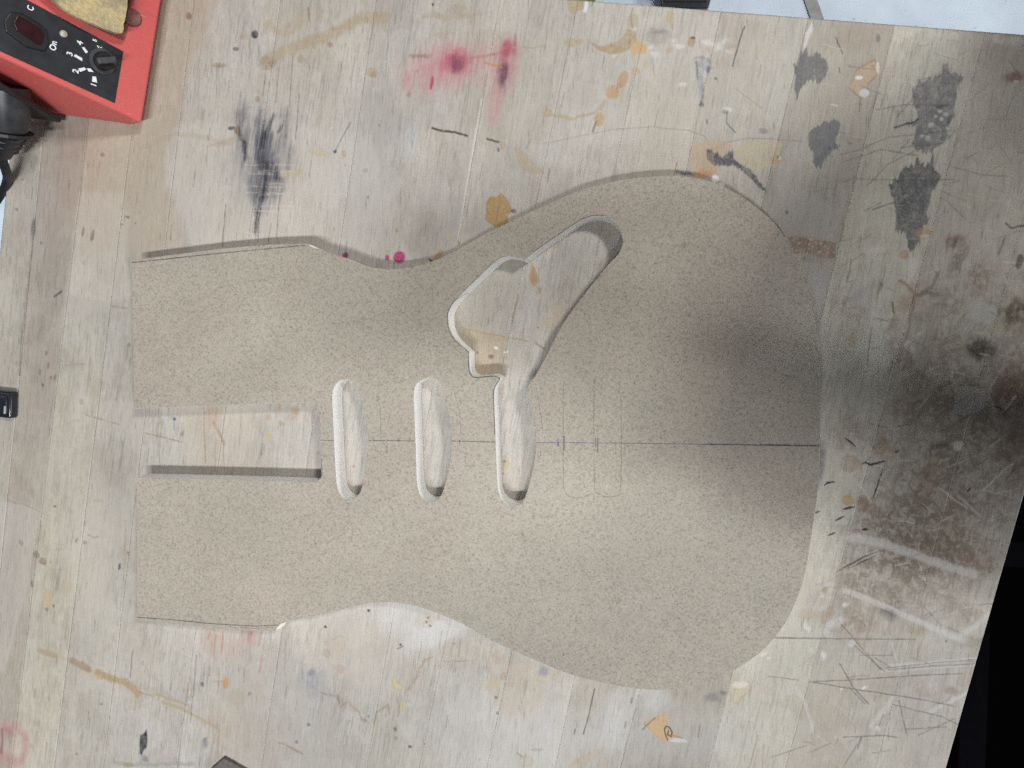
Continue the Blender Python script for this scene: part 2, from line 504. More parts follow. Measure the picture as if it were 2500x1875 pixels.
for p, w in [([(668, 285), (655, 310), (645, 335)], 12), ([(690, 300), (680, 320)], 8), ([(640, 330), (635, 380), (650, 430)], 22), ([(655, 400), (680, 430)], 20), ([(580, 310), (592, 345), (600, 385)], 12), ([(650, 440), (640, 480)], 22), ([(632, 520), (625, 560)], 7)]:
    line(p, w, (.03, .033, .05), .75, warp=1.6, mott=.25, streak=.35, fine=.3, soft=.7, spike=3)
blob(565, 312, 9, 5, 0, INK, .8); blob(577, 318, 6, 8, 0, BRN, .8)
# --- tan film trails, top left
line([(652, 148), (690, 128), (745, 108), (800, 88), (850, 62), (890, 42), (938, 44)], 26, (0.40, 0.32, 0.21), 0.62, warp=2, mott=0.25, fine=0.2)
line([(650, 60), (680, 80), (720, 66), (748, 30)], 22, (0.43, 0.35, 0.22), 0.4, warp=2.5, mott=0.4)
line([(752, 20), (756, 50)], 5, DRK, 0.35)
blob(700, 40, 60, 40, 0, (0.42, 0.37, 0.29), 0.3, soft=0.6, warp=3)
blob(650, 155, 24, 16, 0, BRN, 0.45, mott=0.5, fine=0.3); blob(735, 145, 10, 10, 0, BRN, 0.35); blob(807, 108, 8, 6, 0, BRN, .5)
blob(909, 178, 15, 12, 20, OCH, 0.75, warp=0.5, ring=0.6); blob(909, 180, 8, 8, 0, BRN, 0.3)
blob(461, 40, 7, 10, -30, BRN, .8); blob(622, 84, 9, 10, 0, (0.02, 0.02, 0.025), .95, warp=.4); blob(600, 90, 14, 8, 0, TAN, .4)
blob(575, 118, 8, 4, 0, DRK, .7); blob(628, 243, 6, 8, 0, BRN, .6); blob(535, 160, 20, 6, 0, BRN, .45); blob(482, 15, 14, 22, 0, TAN, .3)
blob(548, 345, 40, 7, -12, TAN, .4, warp=2); line([(380, 345), (430, 330), (500, 335), (560, 350)], 10, TAN, .25, warp=2)
line([(690, 426), (735, 418)], 12, YEL, .45, warp=1.2); line([(760, 372), (798, 378)], 11, YEL, .4, warp=1.2)
blob(839, 376, 6, 9, 0, OCH, .6); blob(818, 371, 5, 5, 0, DRK, .9); line([(818, 371), (832, 340), (856, 298)], 2.4, DRK, .6, broken=.2)
blob(893, 415, 8, 5, 0, TAN, .5); blob(926, 305, 3, 5, 0, BRN, .7); blob(998, 231, 5, 7, 0, BRN, .5)
line([(1035, 40), (1060, 38), (1090, 42), (1150, 38)], 12, TAN, .5, warp=1.8, mott=.5); blob(1115, 22, 22, 12, 0, TAN, .35)
blob(1056, 9, 5, 5, 0, TAN, .6); blob(1056, 12, 2, 4, 0, DRK, .9)
blob(1075, 85, 18, 8, 0, TAN, .35); blob(1000, 345, 22, 45, 8, (0.52, 0.54, 0.57), .45, soft=.6, warp=2)
# --- red dye
blob(1050, 175, 80, 60, 0, PNK, 0.40, soft=0.7, warp=4, mott=0.2, streak=0.3)
blob(1100, 150, 58, 46, 0, PNK, 0.55, soft=0.8, warp=3, streak=0.3)
blob(1113, 150, 34, 30, 0, RED, 0.72, soft=0.8, warp=2, mott=0.2, fine=.2); blob(1117, 158, 16, 19, 0, PUR, 0.75, soft=0.8, warp=1.5)
blob(1190, 150, 80, 55, 0, PNK, 0.30, soft=0.8, warp=3, streak=.3)
blob(1232, 170, 30, 80, 6, RED, 0.42, soft=0.8, warp=2, streak=0.3, spike=3); blob(1240, 118, 14, 24, 6, RED, 0.7, soft=0.8, warp=2)
blob(1228, 185, 12, 34, 6, PUR, 0.72, soft=0.7, warp=1.5, spike=3); blob(1205, 262, 18, 50, 8, PNK, 0.35, soft=0.8, warp=2, streak=.3)
line([(1150, 140), (1200, 133), (1250, 124)], 6, (0.40, 0.14, 0.08), .5, warp=1.0, broken=.3)
line([(1185, 152), (1225, 166)], 6, (0.5, 0.22, 0.08), .5, warp=1); line([(1000, 137), (1050, 136)], 9, BRN, .5, warp=1.2, mott=.5)
blob(1054, 203, 4, 18, 8, RED, .75, warp=.6); blob(992, 195, 6, 25, 12, PNK, .6, streak=.4)
blob(1258, 110, 6, 30, 6, RED, .5, soft=.7); line([(1255, 117), (1300, 117), (1330, 112)], 5, TAN, .5, warp=.8)
line([(1055, 312), (1075, 319), (1095, 321), (1112, 322), (1128, 328), (1140, 331)], 5, (0.09, 0.06, 0.04), .85, warp=.8, fine=.3)
line([(1190, 340), (1207, 345), (1217, 347)], 5, (0.12, 0.09, 0.05), .8, warp=.8); blob(1227, 354, 10, 9, 0, OCH, .6, ring=.6)
blob(1217, 365, 3, 5, 0, DRK, .8); poly([(1253, 356), (1265, 365), (1290, 378), (1312, 405), (1332, 425), (1300, 425), (1275, 415), (1262, 395)], (0.42, 0.33, 0.22), .55, warp=1.2, mott=.3)
line([(1178, 245), (1138, 470), (1118, 606)], 9, CRM, .6, warp=.15); line([(1181, 245), (1141, 470), (1121, 606)], 1.6, DRK, .5, warp=.1, broken=.5)
blob(1119, 594, 3, 6, 0, BRN, .8)
poly([(1186, 498), (1196, 480), (1212, 482), (1224, 472), (1236, 484), (1244, 497), (1252, 515), (1236, 524), (1240, 545), (1214, 557), (1196, 545), (1184, 536), (1188, 515)],
     (0.42, 0.27, 0.10), .88, warp=.5, mott=.1, fine=.3, rim=.4, rimcol=BRN)
blob(1254, 515, 8, 4, 30, (0.15, 0.05, 0.04), .8)
blob(969, 562, 3, 5, 0, OCH, .8); blob(898, 480, 2, 4, 0, BRN, .7); blob(814, 559, 3, 6, 0, TAN, .6)
blob(1097, 580, 8, 12, 0, YEL, .35)
# --- top centre chain of varnish drips
poly([(1380, -10), (1425, -10), (1424, 22), (1405, 30), (1398, 38), (1388, 25)], (0.40, 0.30, 0.17), .6, warp=1, mott=.3)
line([(1432, 5), (1426, 28)], 8, WHT, .6, warp=1); line([(1448, 2), (1444, 14)], 4, BLU, .5)
blob(1396, 103, 15, 11, 0, OCH, .6, mott=.3, warp=1.5); blob(1414, 103, 9, 9, 0, OCH, .6, warp=1)
poly([(1435, 100), (1470, 112), (1500, 105), (1520, 95), (1530, 72), (1552, 72), (1553, 95), (1540, 118), (1520, 130), (1500, 136), (1465, 125)],
     (0.38, 0.28, 0.15), .68, warp=1.2, mott=.3, fine=.2)
poly([(1542, 100), (1556, 92), (1582, 118), (1575, 130), (1555, 134), (1545, 148), (1540, 125)], (0.55, 0.37, 0.18), .75, warp=.8, mott=.2)
blob(1545, 52, 15, 20, 0, (0.43, 0.37, 0.25), .5, warp=1.5); blob(1636, 41, 11, 15, 0, (0.47, 0.36, 0.17), .75, warp=.6, ring=.7); blob(1640, 60, 4, 8, 0, OCH, .4)
blob(1600, 88, 40, 24, 0, (0.33, 0.30, 0.29), .5, soft=.5, warp=3, mott=.5); blob(1610, 78, 24, 5, 0, (.2, .17, .17), .4, soft=.7)
blob(1688, 104, 9, 12, 0, (0.36, 0.26, 0.16), .6); blob(1691, 94, 5, 4, 0, (0.2, 0.08, 0.06), .8); blob(1635, 122, 10, 9, 0, OCH, .4)
for x, y, r in [(1500, 139, 8), (1548, 70, 9), (1590, 118, 12), (1660, 110, 12), (1645, 98, 9), (1730, 105, 14), (1750, 112, 18), (1770, 100, 10), (1785, 122, 12), (1600, 135, 14), (1668, 205, 10), (1780, 265, 12)]:
    blob(x, y, r, r*.6, 0, (0.66, 0.65, 0.62), .55, soft=.5, warp=2, mott=.4)
blob(1735, 117, 12, 8, 0, OCH, .4); blob(1788, 117, 10, 9, 0, OCH, .45); blob(1862, 122, 10, 8, 0, YEL, .4)
blob(1577, 156, 8, 9, 0, YEL, .45); blob(1552, 174, 11, 11, 0, OCH, .6, ring=.6, warp=.8); blob(1523, 193, 13, 20, 15, (0.45, 0.30, 0.17), .68, warp=1.5, mott=.2)
blob(1497, 225, 17, 18, 20, (0.46, 0.30, 0.15), .72, warp=1.5, mott=.2); line([(1510, 212), (1525, 200)], 14, OCH, .5); line([(1480, 245), (1466, 262), (1450, 275)], 8, TAN, .4, warp=1)
blob(1336, 275, 10, 11, 0, (0.40, 0.26, 0.12), .75, ring=.55, warp=.5); line([(1348, 280), (1370, 285), (1395, 291), (1425, 282), (1448, 274)], 7, OCH, .6, warp=1.0, fine=.4)
line([(1368, 258), (1366, 280)], 5, TAN, .4); blob(1463, 291, 13, 17, 0, (0.42, 0.29, 0.14), .75, ring=.7, warp=.6); line([(1455, 297), (1447, 322)], 5, BRN, .75)
# grey ink patch with stem
poly([(1694, 140), (1715, 134), (1735, 140), (1738, 165), (1722, 172), (1716, 182), (1722, 225), (1718, 262), (1706, 262), (1708, 232), (1700, 190), (1694, 165)],
     (0.24, 0.25, 0.27), .55, warp=1, mott=.5, fine=.4)
blob(1728, 168, 6, 8, 0, BLU, .85); blob(1712, 255, 8, 6, 0, DRK, .5, mott=.5); line([(1700, 150), (1704, 195)], 4, INK, .4); line([(1716, 205), (1712, 258)], 3, INK, .4, broken=.5)
blob(1763, 155, 18, 16, 0, (0.40, 0.33, 0.29), .4); blob(1745, 193, 3, 4, 0, DRK, .6); blob(1726, 298, 3, 6, 0, DRK, .5)
line([(1325, 352), (1400, 335), (1500, 316), (1590, 310), (1680, 318), (1720, 332), (1741, 365)], 1.8, (.12, .11, .11), .42, warp=.2, broken=.3)
line([(1742, 366), (1775, 348), (1820, 338), (1875, 338), (1960, 345)], 1.9, (.12, .11, .11), .45, warp=.2, broken=.2)
line([(1775, 275), (1772, 300), (1785, 315), (1795, 325)], 4, INK, .45, warp=.8); blob(1772, 272, 9, 5, 0, INK, .4); blob(1862, 320, 12, 8, 0, INK, .35, mott=.5)
line([(1795, 215), (1860, 265)], 2, BRN, .4)
poly([(1690, 350), (1745, 345), (1790, 352), (1755, 395), (1752, 430), (1690, 438)], (0.48, 0.33, 0.20), .5, warp=2, mott=.2)
blob(1715, 425, 26, 13, 0, (0.45, 0.22, 0.10), .6, soft=.5, warp=1.5)
poly([(1790, 355), (1850, 343), (1905, 345), (1900, 400), (1850, 420), (1800, 400)], (0.50, 0.43, 0.26), .5, warp=3, mott=.3)
poly([(1722, 366), (1732, 363), (1740, 375), (1750, 372), (1765, 385), (1778, 372), (1788, 365), (1790, 385), (1800, 395), (1830, 412), (1860, 448), (1870, 470), (1850, 455), (1815, 420), (1790, 405), (1760, 405), (1738, 402), (1727, 385)],
     (0.08, 0.085, 0.10), .82, warp=1.2, mott=.3, fine=.3, spike=1.5)
line([(1655, 418), (1668, 424), (1685, 425)], 9, INK, .6, warp=1.5, mott=.4); blob(1745, 437, 9, 11, 0, WHT, .95, warp=.8); blob(1762, 449, 8, 5, 0, WHT, .8)
line([(1653, 398), (1645, 428)], 3, BRN, .7); line([(1342, 412), (1336, 445)], 2.6, BRN, .7); line([(1818, 65), (1808, 90), (1800, 120), (1788, 162)], 2.8, DRK, .75, warp=.25)
line([(1607, 265), (1598, 310)], 2, DRK, .4); line([(1295, 340), (1285, 362)], 2, DRK, .4)
poly([(1502, 395), (1515, 430), (1500, 440), (1490, 438)], (0.36, 0.32, 0.25), .5, warp=.6)
line([(1545, 20), (1541, 50), (1545, 70)], 4, BRN, .4, warp=.8)
# --- grey glue spills on the right
poly([(1940, 168), (1936, 155), (1945, 160), (1956, 130), (1970, 114), (1976, 140), (1985, 138), (1993, 127), (2008, 140), (2020, 152), (2023, 170), (2014, 190), (2000, 202), (1985, 198), (1970, 200), (1960, 212), (1952, 224), (1944, 244), (1938, 214), (1944, 190)],
     GRY, .88, warp=.7, mott=.1, fine=.15, spike=3.2)
poly([(1974, 330), (1985, 312), (2010, 300), (2042, 293), (2052, 306), (2043, 330), (2036, 347), (2052, 358), (2036, 368), (2018, 382), (2006, 405), (1994, 412), (1984, 405), (1986, 378), (1974, 355)],
     (0.17, 0.17, 0.18), .86, warp=.8, mott=.1, fine=.15, spike=2.4)
poly([(2305, 152), (2316, 156), (2320, 178), (2345, 182), (2355, 194), (2338, 212), (2336, 236), (2330, 262), (2330, 285), (2318, 302), (2308, 312), (2318, 330), (2300, 352), (2272, 368), (2250, 374), (2236, 366), (2224, 348), (2230, 328), (2236, 308), (2205, 306), (2240, 288), (2236, 262), (2226, 240), (2225, 216), (2246, 200), (2268, 190), (2296, 180), (2300, 165)],
     (0.18, 0.175, 0.175), .82, warp=1, mott=.22, fine=.25, spike=3.2)
poly([(2170, 452), (2190, 432), (2202, 412), (2214, 396), (2220, 410), (2234, 406), (2240, 388), (2252, 402), (2268, 396), (2276, 376), (2280, 408), (2300, 424), (2290, 452), (2276, 470), (2270, 498), (2262, 522), (2270, 540), (2252, 560), (2246, 590), (2230, 612), (2216, 602), (2212, 570), (2184, 560), (2190, 520), (2182, 490)],
     (0.13, 0.13, 0.135), .86, warp=1, mott=.18, fine=.25, spike=3.4)
for x, y, r in [(2275, 305, 9), (2295, 272, 6), (2310, 280, 7), (2300, 292, 6), (2285, 285, 5), (2265, 335, 8), (2250, 330, 6)]:
    blob(x, y, r, r*.8, 0, (0.55, 0.54, 0.51), .6, soft=.5, warp=1)
line([(2185, 310), (2225, 300), (2240, 290)], 5, INK, .7, warp=.8); blob(2300, 260, 18, 5, 0, DRK, .4); blob(2318, 292, 6, 12, 20, DRK, .5)
line([(2190, 285), (2225, 245)], 2.4, INK, .5); line([(2186, 492), (2130, 512)], 3, INK, .6)
poly([(2135, 144), (2146, 165), (2140, 185), (2122, 203), (2116, 232), (2102, 242), (2068, 214), (2082, 192), (2090, 170), (2112, 158)], (0.50, 0.36, 0.24), .55, warp=.6, rim=.6, rimcol=(0.25, 0.15, 0.09))
blob(2097, 190, 10, 5, 0, WHT, .95, warp=.3); blob(2110, 228, 12, 11, 0, (0.6, 0.63, 0.68), .95, warp=.3); blob(2143, 166, 4, 16, -5, (0.7, 0.66, 0.6), .8, warp=.4)
blob(2143, 95, 7, 12, 10, INK, .6, soft=.5); line([(2040, 92), (2048, 110), (2057, 131)], 3, DRK, .6); line([(2048, 165), (2050, 178)], 2.5, DRK, .6)
line([(2099, 242), (2098, 272)], 2.2, DRK, .5); line([(2030, 255), (2045, 258)], 4, CRM, .6); blob(2075, 352, 4, 3, 0, BRN, .8); blob(1904, 385, 5, 4, 0, WHT, .8); blob(1900, 384, 3, 4, 0, DRK, .7)
blob(1895, 390, 16, 12, 0, (0.4, 0.27, 0.17), .4); blob(1918, 160, 6, 6, 0, OCH, .4); blob(1970, 405, 8, 12, 0, OCH, .3)
poly([(1982, 50), (1985, 72), (1970, 110), (1958, 132), (1968, 80)], (0.60, 0.58, 0.56), .7, warp=.6)
for x, y, r in [(2215, 80, 16), (2195, 95, 12), (2240, 72, 12), (2290, 85, 12), (2330, 90, 14), (2440, 95, 20), (2480, 100, 20)]:
    blob(x, y, r, r*.7, 0, (0.62, 0.58, 0.51), .5, soft=.5, warp=2, mott=.5)
blob(2478, 190, 26, 15, 0, (0.16, 0.05, 0.045), .7, soft=.6, warp=2, mott=.3); blob(2482, 200, 7, 5, 0, (0.6, 0.5, 0.42), .7)
blob(2330, 588, 22, 22, 30, (0.13, 0.05, 0.04), .6, soft=.7, warp=2, mott=.4); blob(2258, 576, 12, 4, 0, WHT, .95, warp=.3); blob(2254, 570, 22, 14, 0, (0.42, 0.27, 0.13), .6, warp=1.2)
blob(2205, 622, 12, 14, 20, (0.42, 0.27, 0.12), .6, warp=1.2); blob(2225, 655, 16, 26, 8, CRM, .4)
poly([(1925, 580), (1940, 572), (1990, 578), (2042, 592), (2040, 632), (1985, 625), (1938, 618)], (0.26, 0.16, 0.10), .68, warp=1.2, mott=.45, fine=.5)
for k in range(16):
    blob(random.uniform(1935, 2040), random.uniform(575, 625), random.uniform(2, 6), 2.5, -10, (0.60, 0.55, 0.48), .7, soft=.5)
blob(2130, 575, 22, 28, 0, (0.40, 0.33, 0.27), .4, mott=.5); blob(2135, 612, 30, 8, 0, (0.60, 0.57, 0.50), .5, mott=.4, warp=2)
poly([(1880, 478), (2000, 492), (2062, 500), (2035, 590), (1930, 575), (1895, 540)], (0.40, 0.37, 0.335), .5, warp=1.5)
poly([(1965, 640), (2030, 640), (2012, 740), (1996, 790), (1985, 700)], (0.42, 0.40, 0.39), .45, warp=1.5)
line([(1897, 552), (1914, 577)], 4, DRK, .7, warp=.6); blob(1920, 517, 4, 6, 30, INK, .5)
blob(2100, 720, 26, 26, 0, (0.42, 0.39, 0.42), .4, soft=.6); blob(2080, 830, 6, 20, 5, (0.34, 0.26, 0.13), .5)
line([(2290, 668), (2280, 695), (2262, 712), (2240, 722)], 8, DIRT, .55, warp=1.5); line([(2240, 722), (2265, 716), (2290, 718)], 10, DIRT, .55, warp=1.5)
blob(2210, 740, 26, 24, 0, (0.32, 0.22, 0.14), .5, soft=.6, warp=2); line([(2178, 738), (2182, 765)], 5, (0.12, 0.1, 0.06), .6); line([(2200, 690), (2245, 722)], 9, (0.27, 0.19, 0.12), .5, warp=2)
line([(2232, 720), (2225, 770), (2215, 830)], 8, (0.22, 0.18, 0.13), .5, warp=1.5)
blob(2392, 850, 40, 30, 0, (0.03, 0.03, 0.03), .75, soft=.7, warp=3, mott=.2); blob(2402, 765, 36, 30, 20, (0.46, 0.45, 0.43), .5, warp=2); blob(2432, 800, 22, 14, 20, (0.40, 0.38, 0.27), .4)
blob(2480, 760, 40, 40, 0, (0.09, 0.055, 0.035), .6, soft=.7, warp=4, mott=.4); blob(2470, 940, 50, 70, 0, (0.12, 0.06, 0.045), .5, soft=.8, warp=4); blob(2465, 1100, 40, 90, 0, (0.13, 0.07, 0.05), .45, soft=.8, warp=4)
line([(2455, 545), (2470, 556), (2500, 552)], 5, DRK, .6, warp=1); line([(2455, 575), (2440, 620)], 6, DIRT, .6, warp=1.5); line([(2450, 640), (2500, 643)], 5, (0.52, 0.50, 0.46), .6, warp=.6)
blob(2490, 640, 10, 20, 10, DRK, .6)
for x, y in [(2168, 822), (2190, 845), (2218, 838), (2230, 850), (2245, 815), (2395, 815), (2120, 812)]:
    blob(x, y, random.uniform(6, 12), random.uniform(5, 9), random.uniform(-40, 40), (0.55, 0.51, 0.45), .55, soft=.5, warp=1.2)
for x, y0, y1 in [(2162, 650, 710), (2150, 690, 735), (2128, 800, 890), (2078, 640, 690), (2180, 880, 930)]:
    line([(x, y0), (x-12, y1)], 3, DRK, .45, warp=.4, broken=.3)
poly([(2335, 945), (2405, 945), (2395, 1000), (2375, 1012), (2325, 1010)], (0.40, 0.385, 0.36), .6, warp=1.2, mott=.2); blob(2340, 1088, 13, 14, 0, (0.52, 0.50, 0.46), .8, warp=.6); blob(2290, 1090, 30, 9, -12, (0.07, 0.07, 0.08), .6, soft=.6, warp=2)
blob(2070, 1222, 16, 15, 0, (0.40, 0.26, 0.10), .75, warp=.5); blob(2110, 1235, 22, 24, 0, (0.22, 0.13, 0.09), .55, soft=.5, warp=2); blob(2150, 1090, 16, 26, 10, (0.26, 0.17, 0.09), .5, warp=2); blob(2075, 1130, 26, 22, 0, (0.32, 0.23, 0.16), .4, warp=2)
blob(2005, 1130, 12, 60, 4, (0.16, 0.16, 0.18), .6, soft=.5, warp=1.5, streak=.4)
for p, w in [([(2103, 1132), (2112, 1129), (2125, 1134), (2150, 1128), (2165, 1125)], 6), ([(2012, 1186), (2022, 1178), (2040, 1176)], 5), ([(2055, 1246), (2070, 1241), (2086, 1237)], 6),
             ([(2038, 1271), (2052, 1264), (2062, 1260)], 5), ([(2022, 1307), (2040, 1300)], 5), ([(2104, 1294), (2120, 1292)], 7), ([(1990, 1253), (2000, 1248)], 4), ([(2183, 1104), (2195, 1100)], 4),
             ([(2040, 1397), (2090, 1370), (2142, 1346)], 3), ([(2080, 1384), (2140, 1356)], 3), ([(2062, 1068), (2090, 1090)], 4), ([(2160, 1135), (2140, 1190), (2130, 1225)], 4), ([(2425, 990), (2448, 1000)], 4), ([(2360, 1203), (2370, 1190)], 4)]:
    line(p, w, (0.02, 0.017, 0.014), .85, warp=.5, taper=True)
# pale scuffs
for p, w, o in [([(2080, 1312), (2150, 1325), (2230, 1352), (2300, 1378), (2380, 1402)], 22, .5), ([(2062, 1442), (2130, 1466), (2230, 1512), (2330, 1555), (2400, 1580)], 15, .55), ([(2350, 1548), (2390, 1522), (2432, 1490)], 14, .45),
                ([(2180, 1700), (2160, 1735), (2125, 1772)], 12, .45), ([(2365, 1690), (2320, 1712), (2272, 1738)], 10, .5), ([(2170, 1626), (2250, 1620), (2390, 1608)], 8, .5), ([(2150, 1640), (2260, 1630), (2390, 1622)], 7, .4),
                ([(1945, 1680), (1968, 1720), (1985, 1785)], 9, .5), ([(2400, 1195), (2450, 1150), (2475, 1130)], 5, .5), ([(2455, 1000), (2478, 968)], 5, .6), ([(2420, 1090), (2440, 1072)], 5, .6), ([(2315, 1140), (2365, 1120)], 4, .4),
                ([(2095, 1180), (2112, 1205), (2128, 1225)], 4, .5), ([(2245, 995), (2270, 965)], 4, .5), ([(2290, 1190), (2360, 1240)], 5, .4), ([(2400, 1195), (2460, 1210)], 4, .4), ([(2340, 1210), (2390, 1260)], 8, .3)]:
    line(p, w, (0.56, 0.55, 0.52), o, warp=.8, mott=.25, fine=.3)
# saw and knife lines on the lower right
for p, w in [([(1975, 1665), (2090, 1659), (2250, 1648), (2350, 1645)], 2.6), ([(1985, 1666), (2110, 1686), (2230, 1704), (2330, 1724)], 2.8), ([(2170, 1636), (2280, 1626), (2390, 1621)], 2.4), ([(2165, 1631), (2280, 1618), (2390, 1610)], 2),
             ([(1880, 1557), (1960, 1558), (2090, 1560), (2235, 1561)], 3), ([(2050, 1620), (2085, 1680), (2122, 1720)], 3), ([(2080, 1685), (2112, 1718)], 2.2), ([(2045, 1515), (2085, 1560), (2150, 1635)], 2.2), ([(2085, 1575), (2160, 1640)], 2),
             ([(2135, 1605), (2172, 1628)], 2), ([(2100, 1600), (2180, 1600)], 1.8), ([(1875, 1651), (1950, 1660)], 2), ([(2180, 1720), (2300, 1750), (2340, 1770)], 2), ([(2195, 1710), (2212, 1790)], 2.4), ([(2060, 1800), (2155, 1795), (2190, 1800)], 3),
             ([(2102, 1800), (2094, 1828)], 4), ([(2210, 1780), (2310, 1775)], 2), ([(2092, 1818), (2060, 1870)], 2), ([(2330, 1755), (2240, 1795)], 1.8), ([(1880, 1850), (1970, 1820)], 1.8)]:
    line(p, w, (0.09, 0.075, 0.07), .62, warp=.3, broken=.25)
for k in range(260):                           # cross-scratches, densest on the right
    px = 2500 - 560*random.random()**1.2; py = random.uniform(60, 1875)
    L = random.uniform(14, 70); an = random.choice([random.uniform(-35, 25), random.uniform(-80, 80)])
    dx, dy = L*math.cos(math.radians(an)), L*math.sin(math.radians(an))
    c = random.choice([(0.10, 0.085, 0.07), (0.10, 0.085, 0.07), (0.58, 0.56, 0.52)])
    line([(px, py), (px + dx/2, py + dy/2 + random.uniform(-3, 3)), (px + dx, py + dy)], random.uniform(1.2, 2.6), c, random.uniform(.15, .5), warp=.3, broken=.4)
for p in [[(2140, 268), (2210, 255), (2330, 258)], [(2108, 360), (2170, 335), (2330, 318)], [(2060, 395), (2150, 365), (2240, 380)], [(2090, 437), (2200, 440), (2330, 438)], [(2110, 515), (2150, 495)], [(2200, 360), (2300, 350), (2338, 315)], [(2050, 378), (2120, 360)], [(2330, 408), (2400, 428), (2460, 430)], [(2115, 455), (2170, 400), (2230, 370)]]:
    line(p, 2.4, (0.11, 0.10, 0.09), .5, warp=.3, broken=.3)
for k in range(150):
    px, py = random.uniform(2090, 2480), random.uniform(760, 1560)
    L = random.uniform(8, 45); an = random.gauss(-15, 40)
    line([(px, py), (px + L*math.cos(math.radians(an)), py + L*math.sin(math.radians(an)))], random.uniform(1.2, 3), random.choice([(.50, .47, .42), (.42, .39, .35), (.06, .05, .04)]), random.uniform(.2, .5), warp=.6, broken=.4)
# paint flecks, lower right
for x, y, rx, ry, c in [(2110, 1676, 11, 5, WHT), (2052, 1680, 7, 5, WHT), (2065, 1475, 9, 8, WHT), (2030, 1457, 9, 5, (.7, .6, .55)), (2008, 1458, 6, 4, WHT), (1968, 1530, 9, 16, WHT), (2020, 1545, 14, 22, (0.62, 0.63, 0.66)), (2015, 1600, 12, 14, WHT),
                        (2040, 1520, 40, 14, (0.62, 0.63, 0.66)), (2080, 1570, 14, 10, (.65, .66, .7)), (2055, 1870, 12, 6, YEL), (2145, 1778, 9, 8, (.7, .69, .64)), (2190, 1645, 4, 3, WHT), (1980, 1588, 10, 10, (.66, .62, .5)), (1865, 1598, 10, 7, (.78, .76, .7)), (1875, 1610, 9, 5, (.75, .7, .6))]:
    blob(x, y, rx*.8, ry*.8, -20, c, .45, soft=.5, warp=2.2, mott=.5, fine=.4)
blob(1970, 1500, 28, 14, 0, OCH, .35, mott=.5); blob(2015, 1440, 8, 10, 20, (.3, .2, .07), .6); blob(2020, 1500, 14, 26, 30, (.35, .22, .14), .4, mott=.4)
blob(2170, 1500, 24, 16, 20, (.08, .08, .1), .55, soft=.7, warp=2, mott=.3); blob(2400, 1570, 45, 22, 0, (.16, .12, .06), .5, soft=.6, warp=3, mott=.3); blob(2240, 1540, 26, 16, 0, (.3, .23, .12), .4, soft=.6)
blob(2320, 1685, 22, 14, 0, (.22, .16, .11), .5, soft=.6, warp=2); blob(2250, 1690, 26, 12, 30, (.28, .2, .14), .4, soft=.6, warp=2, mott=.5)
# --- lower left
line([(96, 1588), (112, 1592), (134, 1601)], 12, (0.36, 0.29, 0.17), .6, warp=1.2); line([(140, 1600), (170, 1612)], 6, TAN, .3, warp=1)
line([(176, 1614), (195, 1622), (216, 1634)], 15, (0.30, 0.22, 0.15), .7, warp=1.2, fine=.3); line([(238, 1644), (270, 1655), (300, 1664), (322, 1676), (335, 1693)], 17, (0.38, 0.27, 0.16), .78, warp=1.2, fine=.3)
line([(200, 1642), (225, 1650), (245, 1652)], 6, YEL, .4, warp=.8)
line([(380, 1694), (420, 1708), (459, 1722)], 6, (0.38, 0.31, 0.18), .65, warp=.8); line([(397, 1714), (440, 1730), (478, 1748), (525, 1775)], 7, (0.38, 0.31, 0.18), .6, warp=.8); line([(340, 1690), (375, 1700)], 3, DRK, .3, broken=.5)
line([(318, 1655), (324, 1590)], 2.2, DRK, .5); line([(480, 1600), (465, 1765)], 2.4, DRK, .5, broken=.3)
poly([(342, 1795), (350, 1790), (358, 1780), (360, 1805), (357, 1825), (350, 1832), (345, 1845), (340, 1840), (341, 1815)], (0.025, 0.026, 0.04), .93, warp=.5, fine=.15, spike=.8)
blob(352, 1852, 10, 8, 30, (0.15, 0.15, 0.16), .5, mott=.5); line([(280, 1862), (330, 1868), (470, 1864)], 9, (0.30, 0.30, 0.28), .5, warp=2); blob(314, 1866, 14, 6, 0, (.3, .24, .12), .5)
blob(28, 1815, 44, 50, 0, (0.46, 0.20, 0.22), .62, soft=.35, warp=2, mott=.15, streak=.3, ring=.18); blob(20, 1785, 16, 10, 30, RED, .3, soft=.7); line([(5, 1780), (5, 1840)], 5, PUR, .35, warp=1)
blob(118, 1464, 15, 20, -8, (0.50, 0.40, 0.25), .6, warp=1, mott=.25); blob(131, 1478, 3, 4, 0, DRK, .7); blob(113, 1487, 5, 4, 0, DRK, .4); blob(160, 1440, 7, 18, -15, (0.46, 0.40, 0.27), .5); blob(77, 1425, 4, 8, 0, DRK, .5)
blob(551, 1667, 8, 15, 0, (0.50, 0.27, 0.12), .75, warp=.6); line([(520, 1664), (545, 1664)], 4, OCH, .5); blob(494, 1670, 4, 6, 0, INK, .7); blob(608, 1693, 4, 6, 0, BRN, .6); blob(580, 1705, 20, 20, 30, TAN, .3)
blob(540, 1570, 70, 45, 0, (0.52, 0.33, 0.28), .32, soft=.8, warp=4, streak=.5); blob(612, 1552, 18, 20, 0, (0.42, 0.13, 0.12), .55, soft=.7, streak=.5, spike=2)
for x, y0, y1 in [(527, 1550, 1600), (545, 1545, 1595), (513, 1545, 1560), (640, 1600, 1640), (637, 1545, 1575)]:
    line([(x, y0), (x-5, y1)], 5, (0.42, 0.20, 0.15), .5, warp=.8, broken=.3)
for x, y0, y1 in [(500, 1620, 1660), (512, 1630, 1650), (535, 1630, 1690), (597, 1630, 1650), (502, 1800, 1830), (535, 1780, 1850), (555, 1770, 1800), (550, 1740, 1765)]:
    line([(x, y0), (x-3, y1)], 3, BRN, .5, warp=.5, broken=.3)
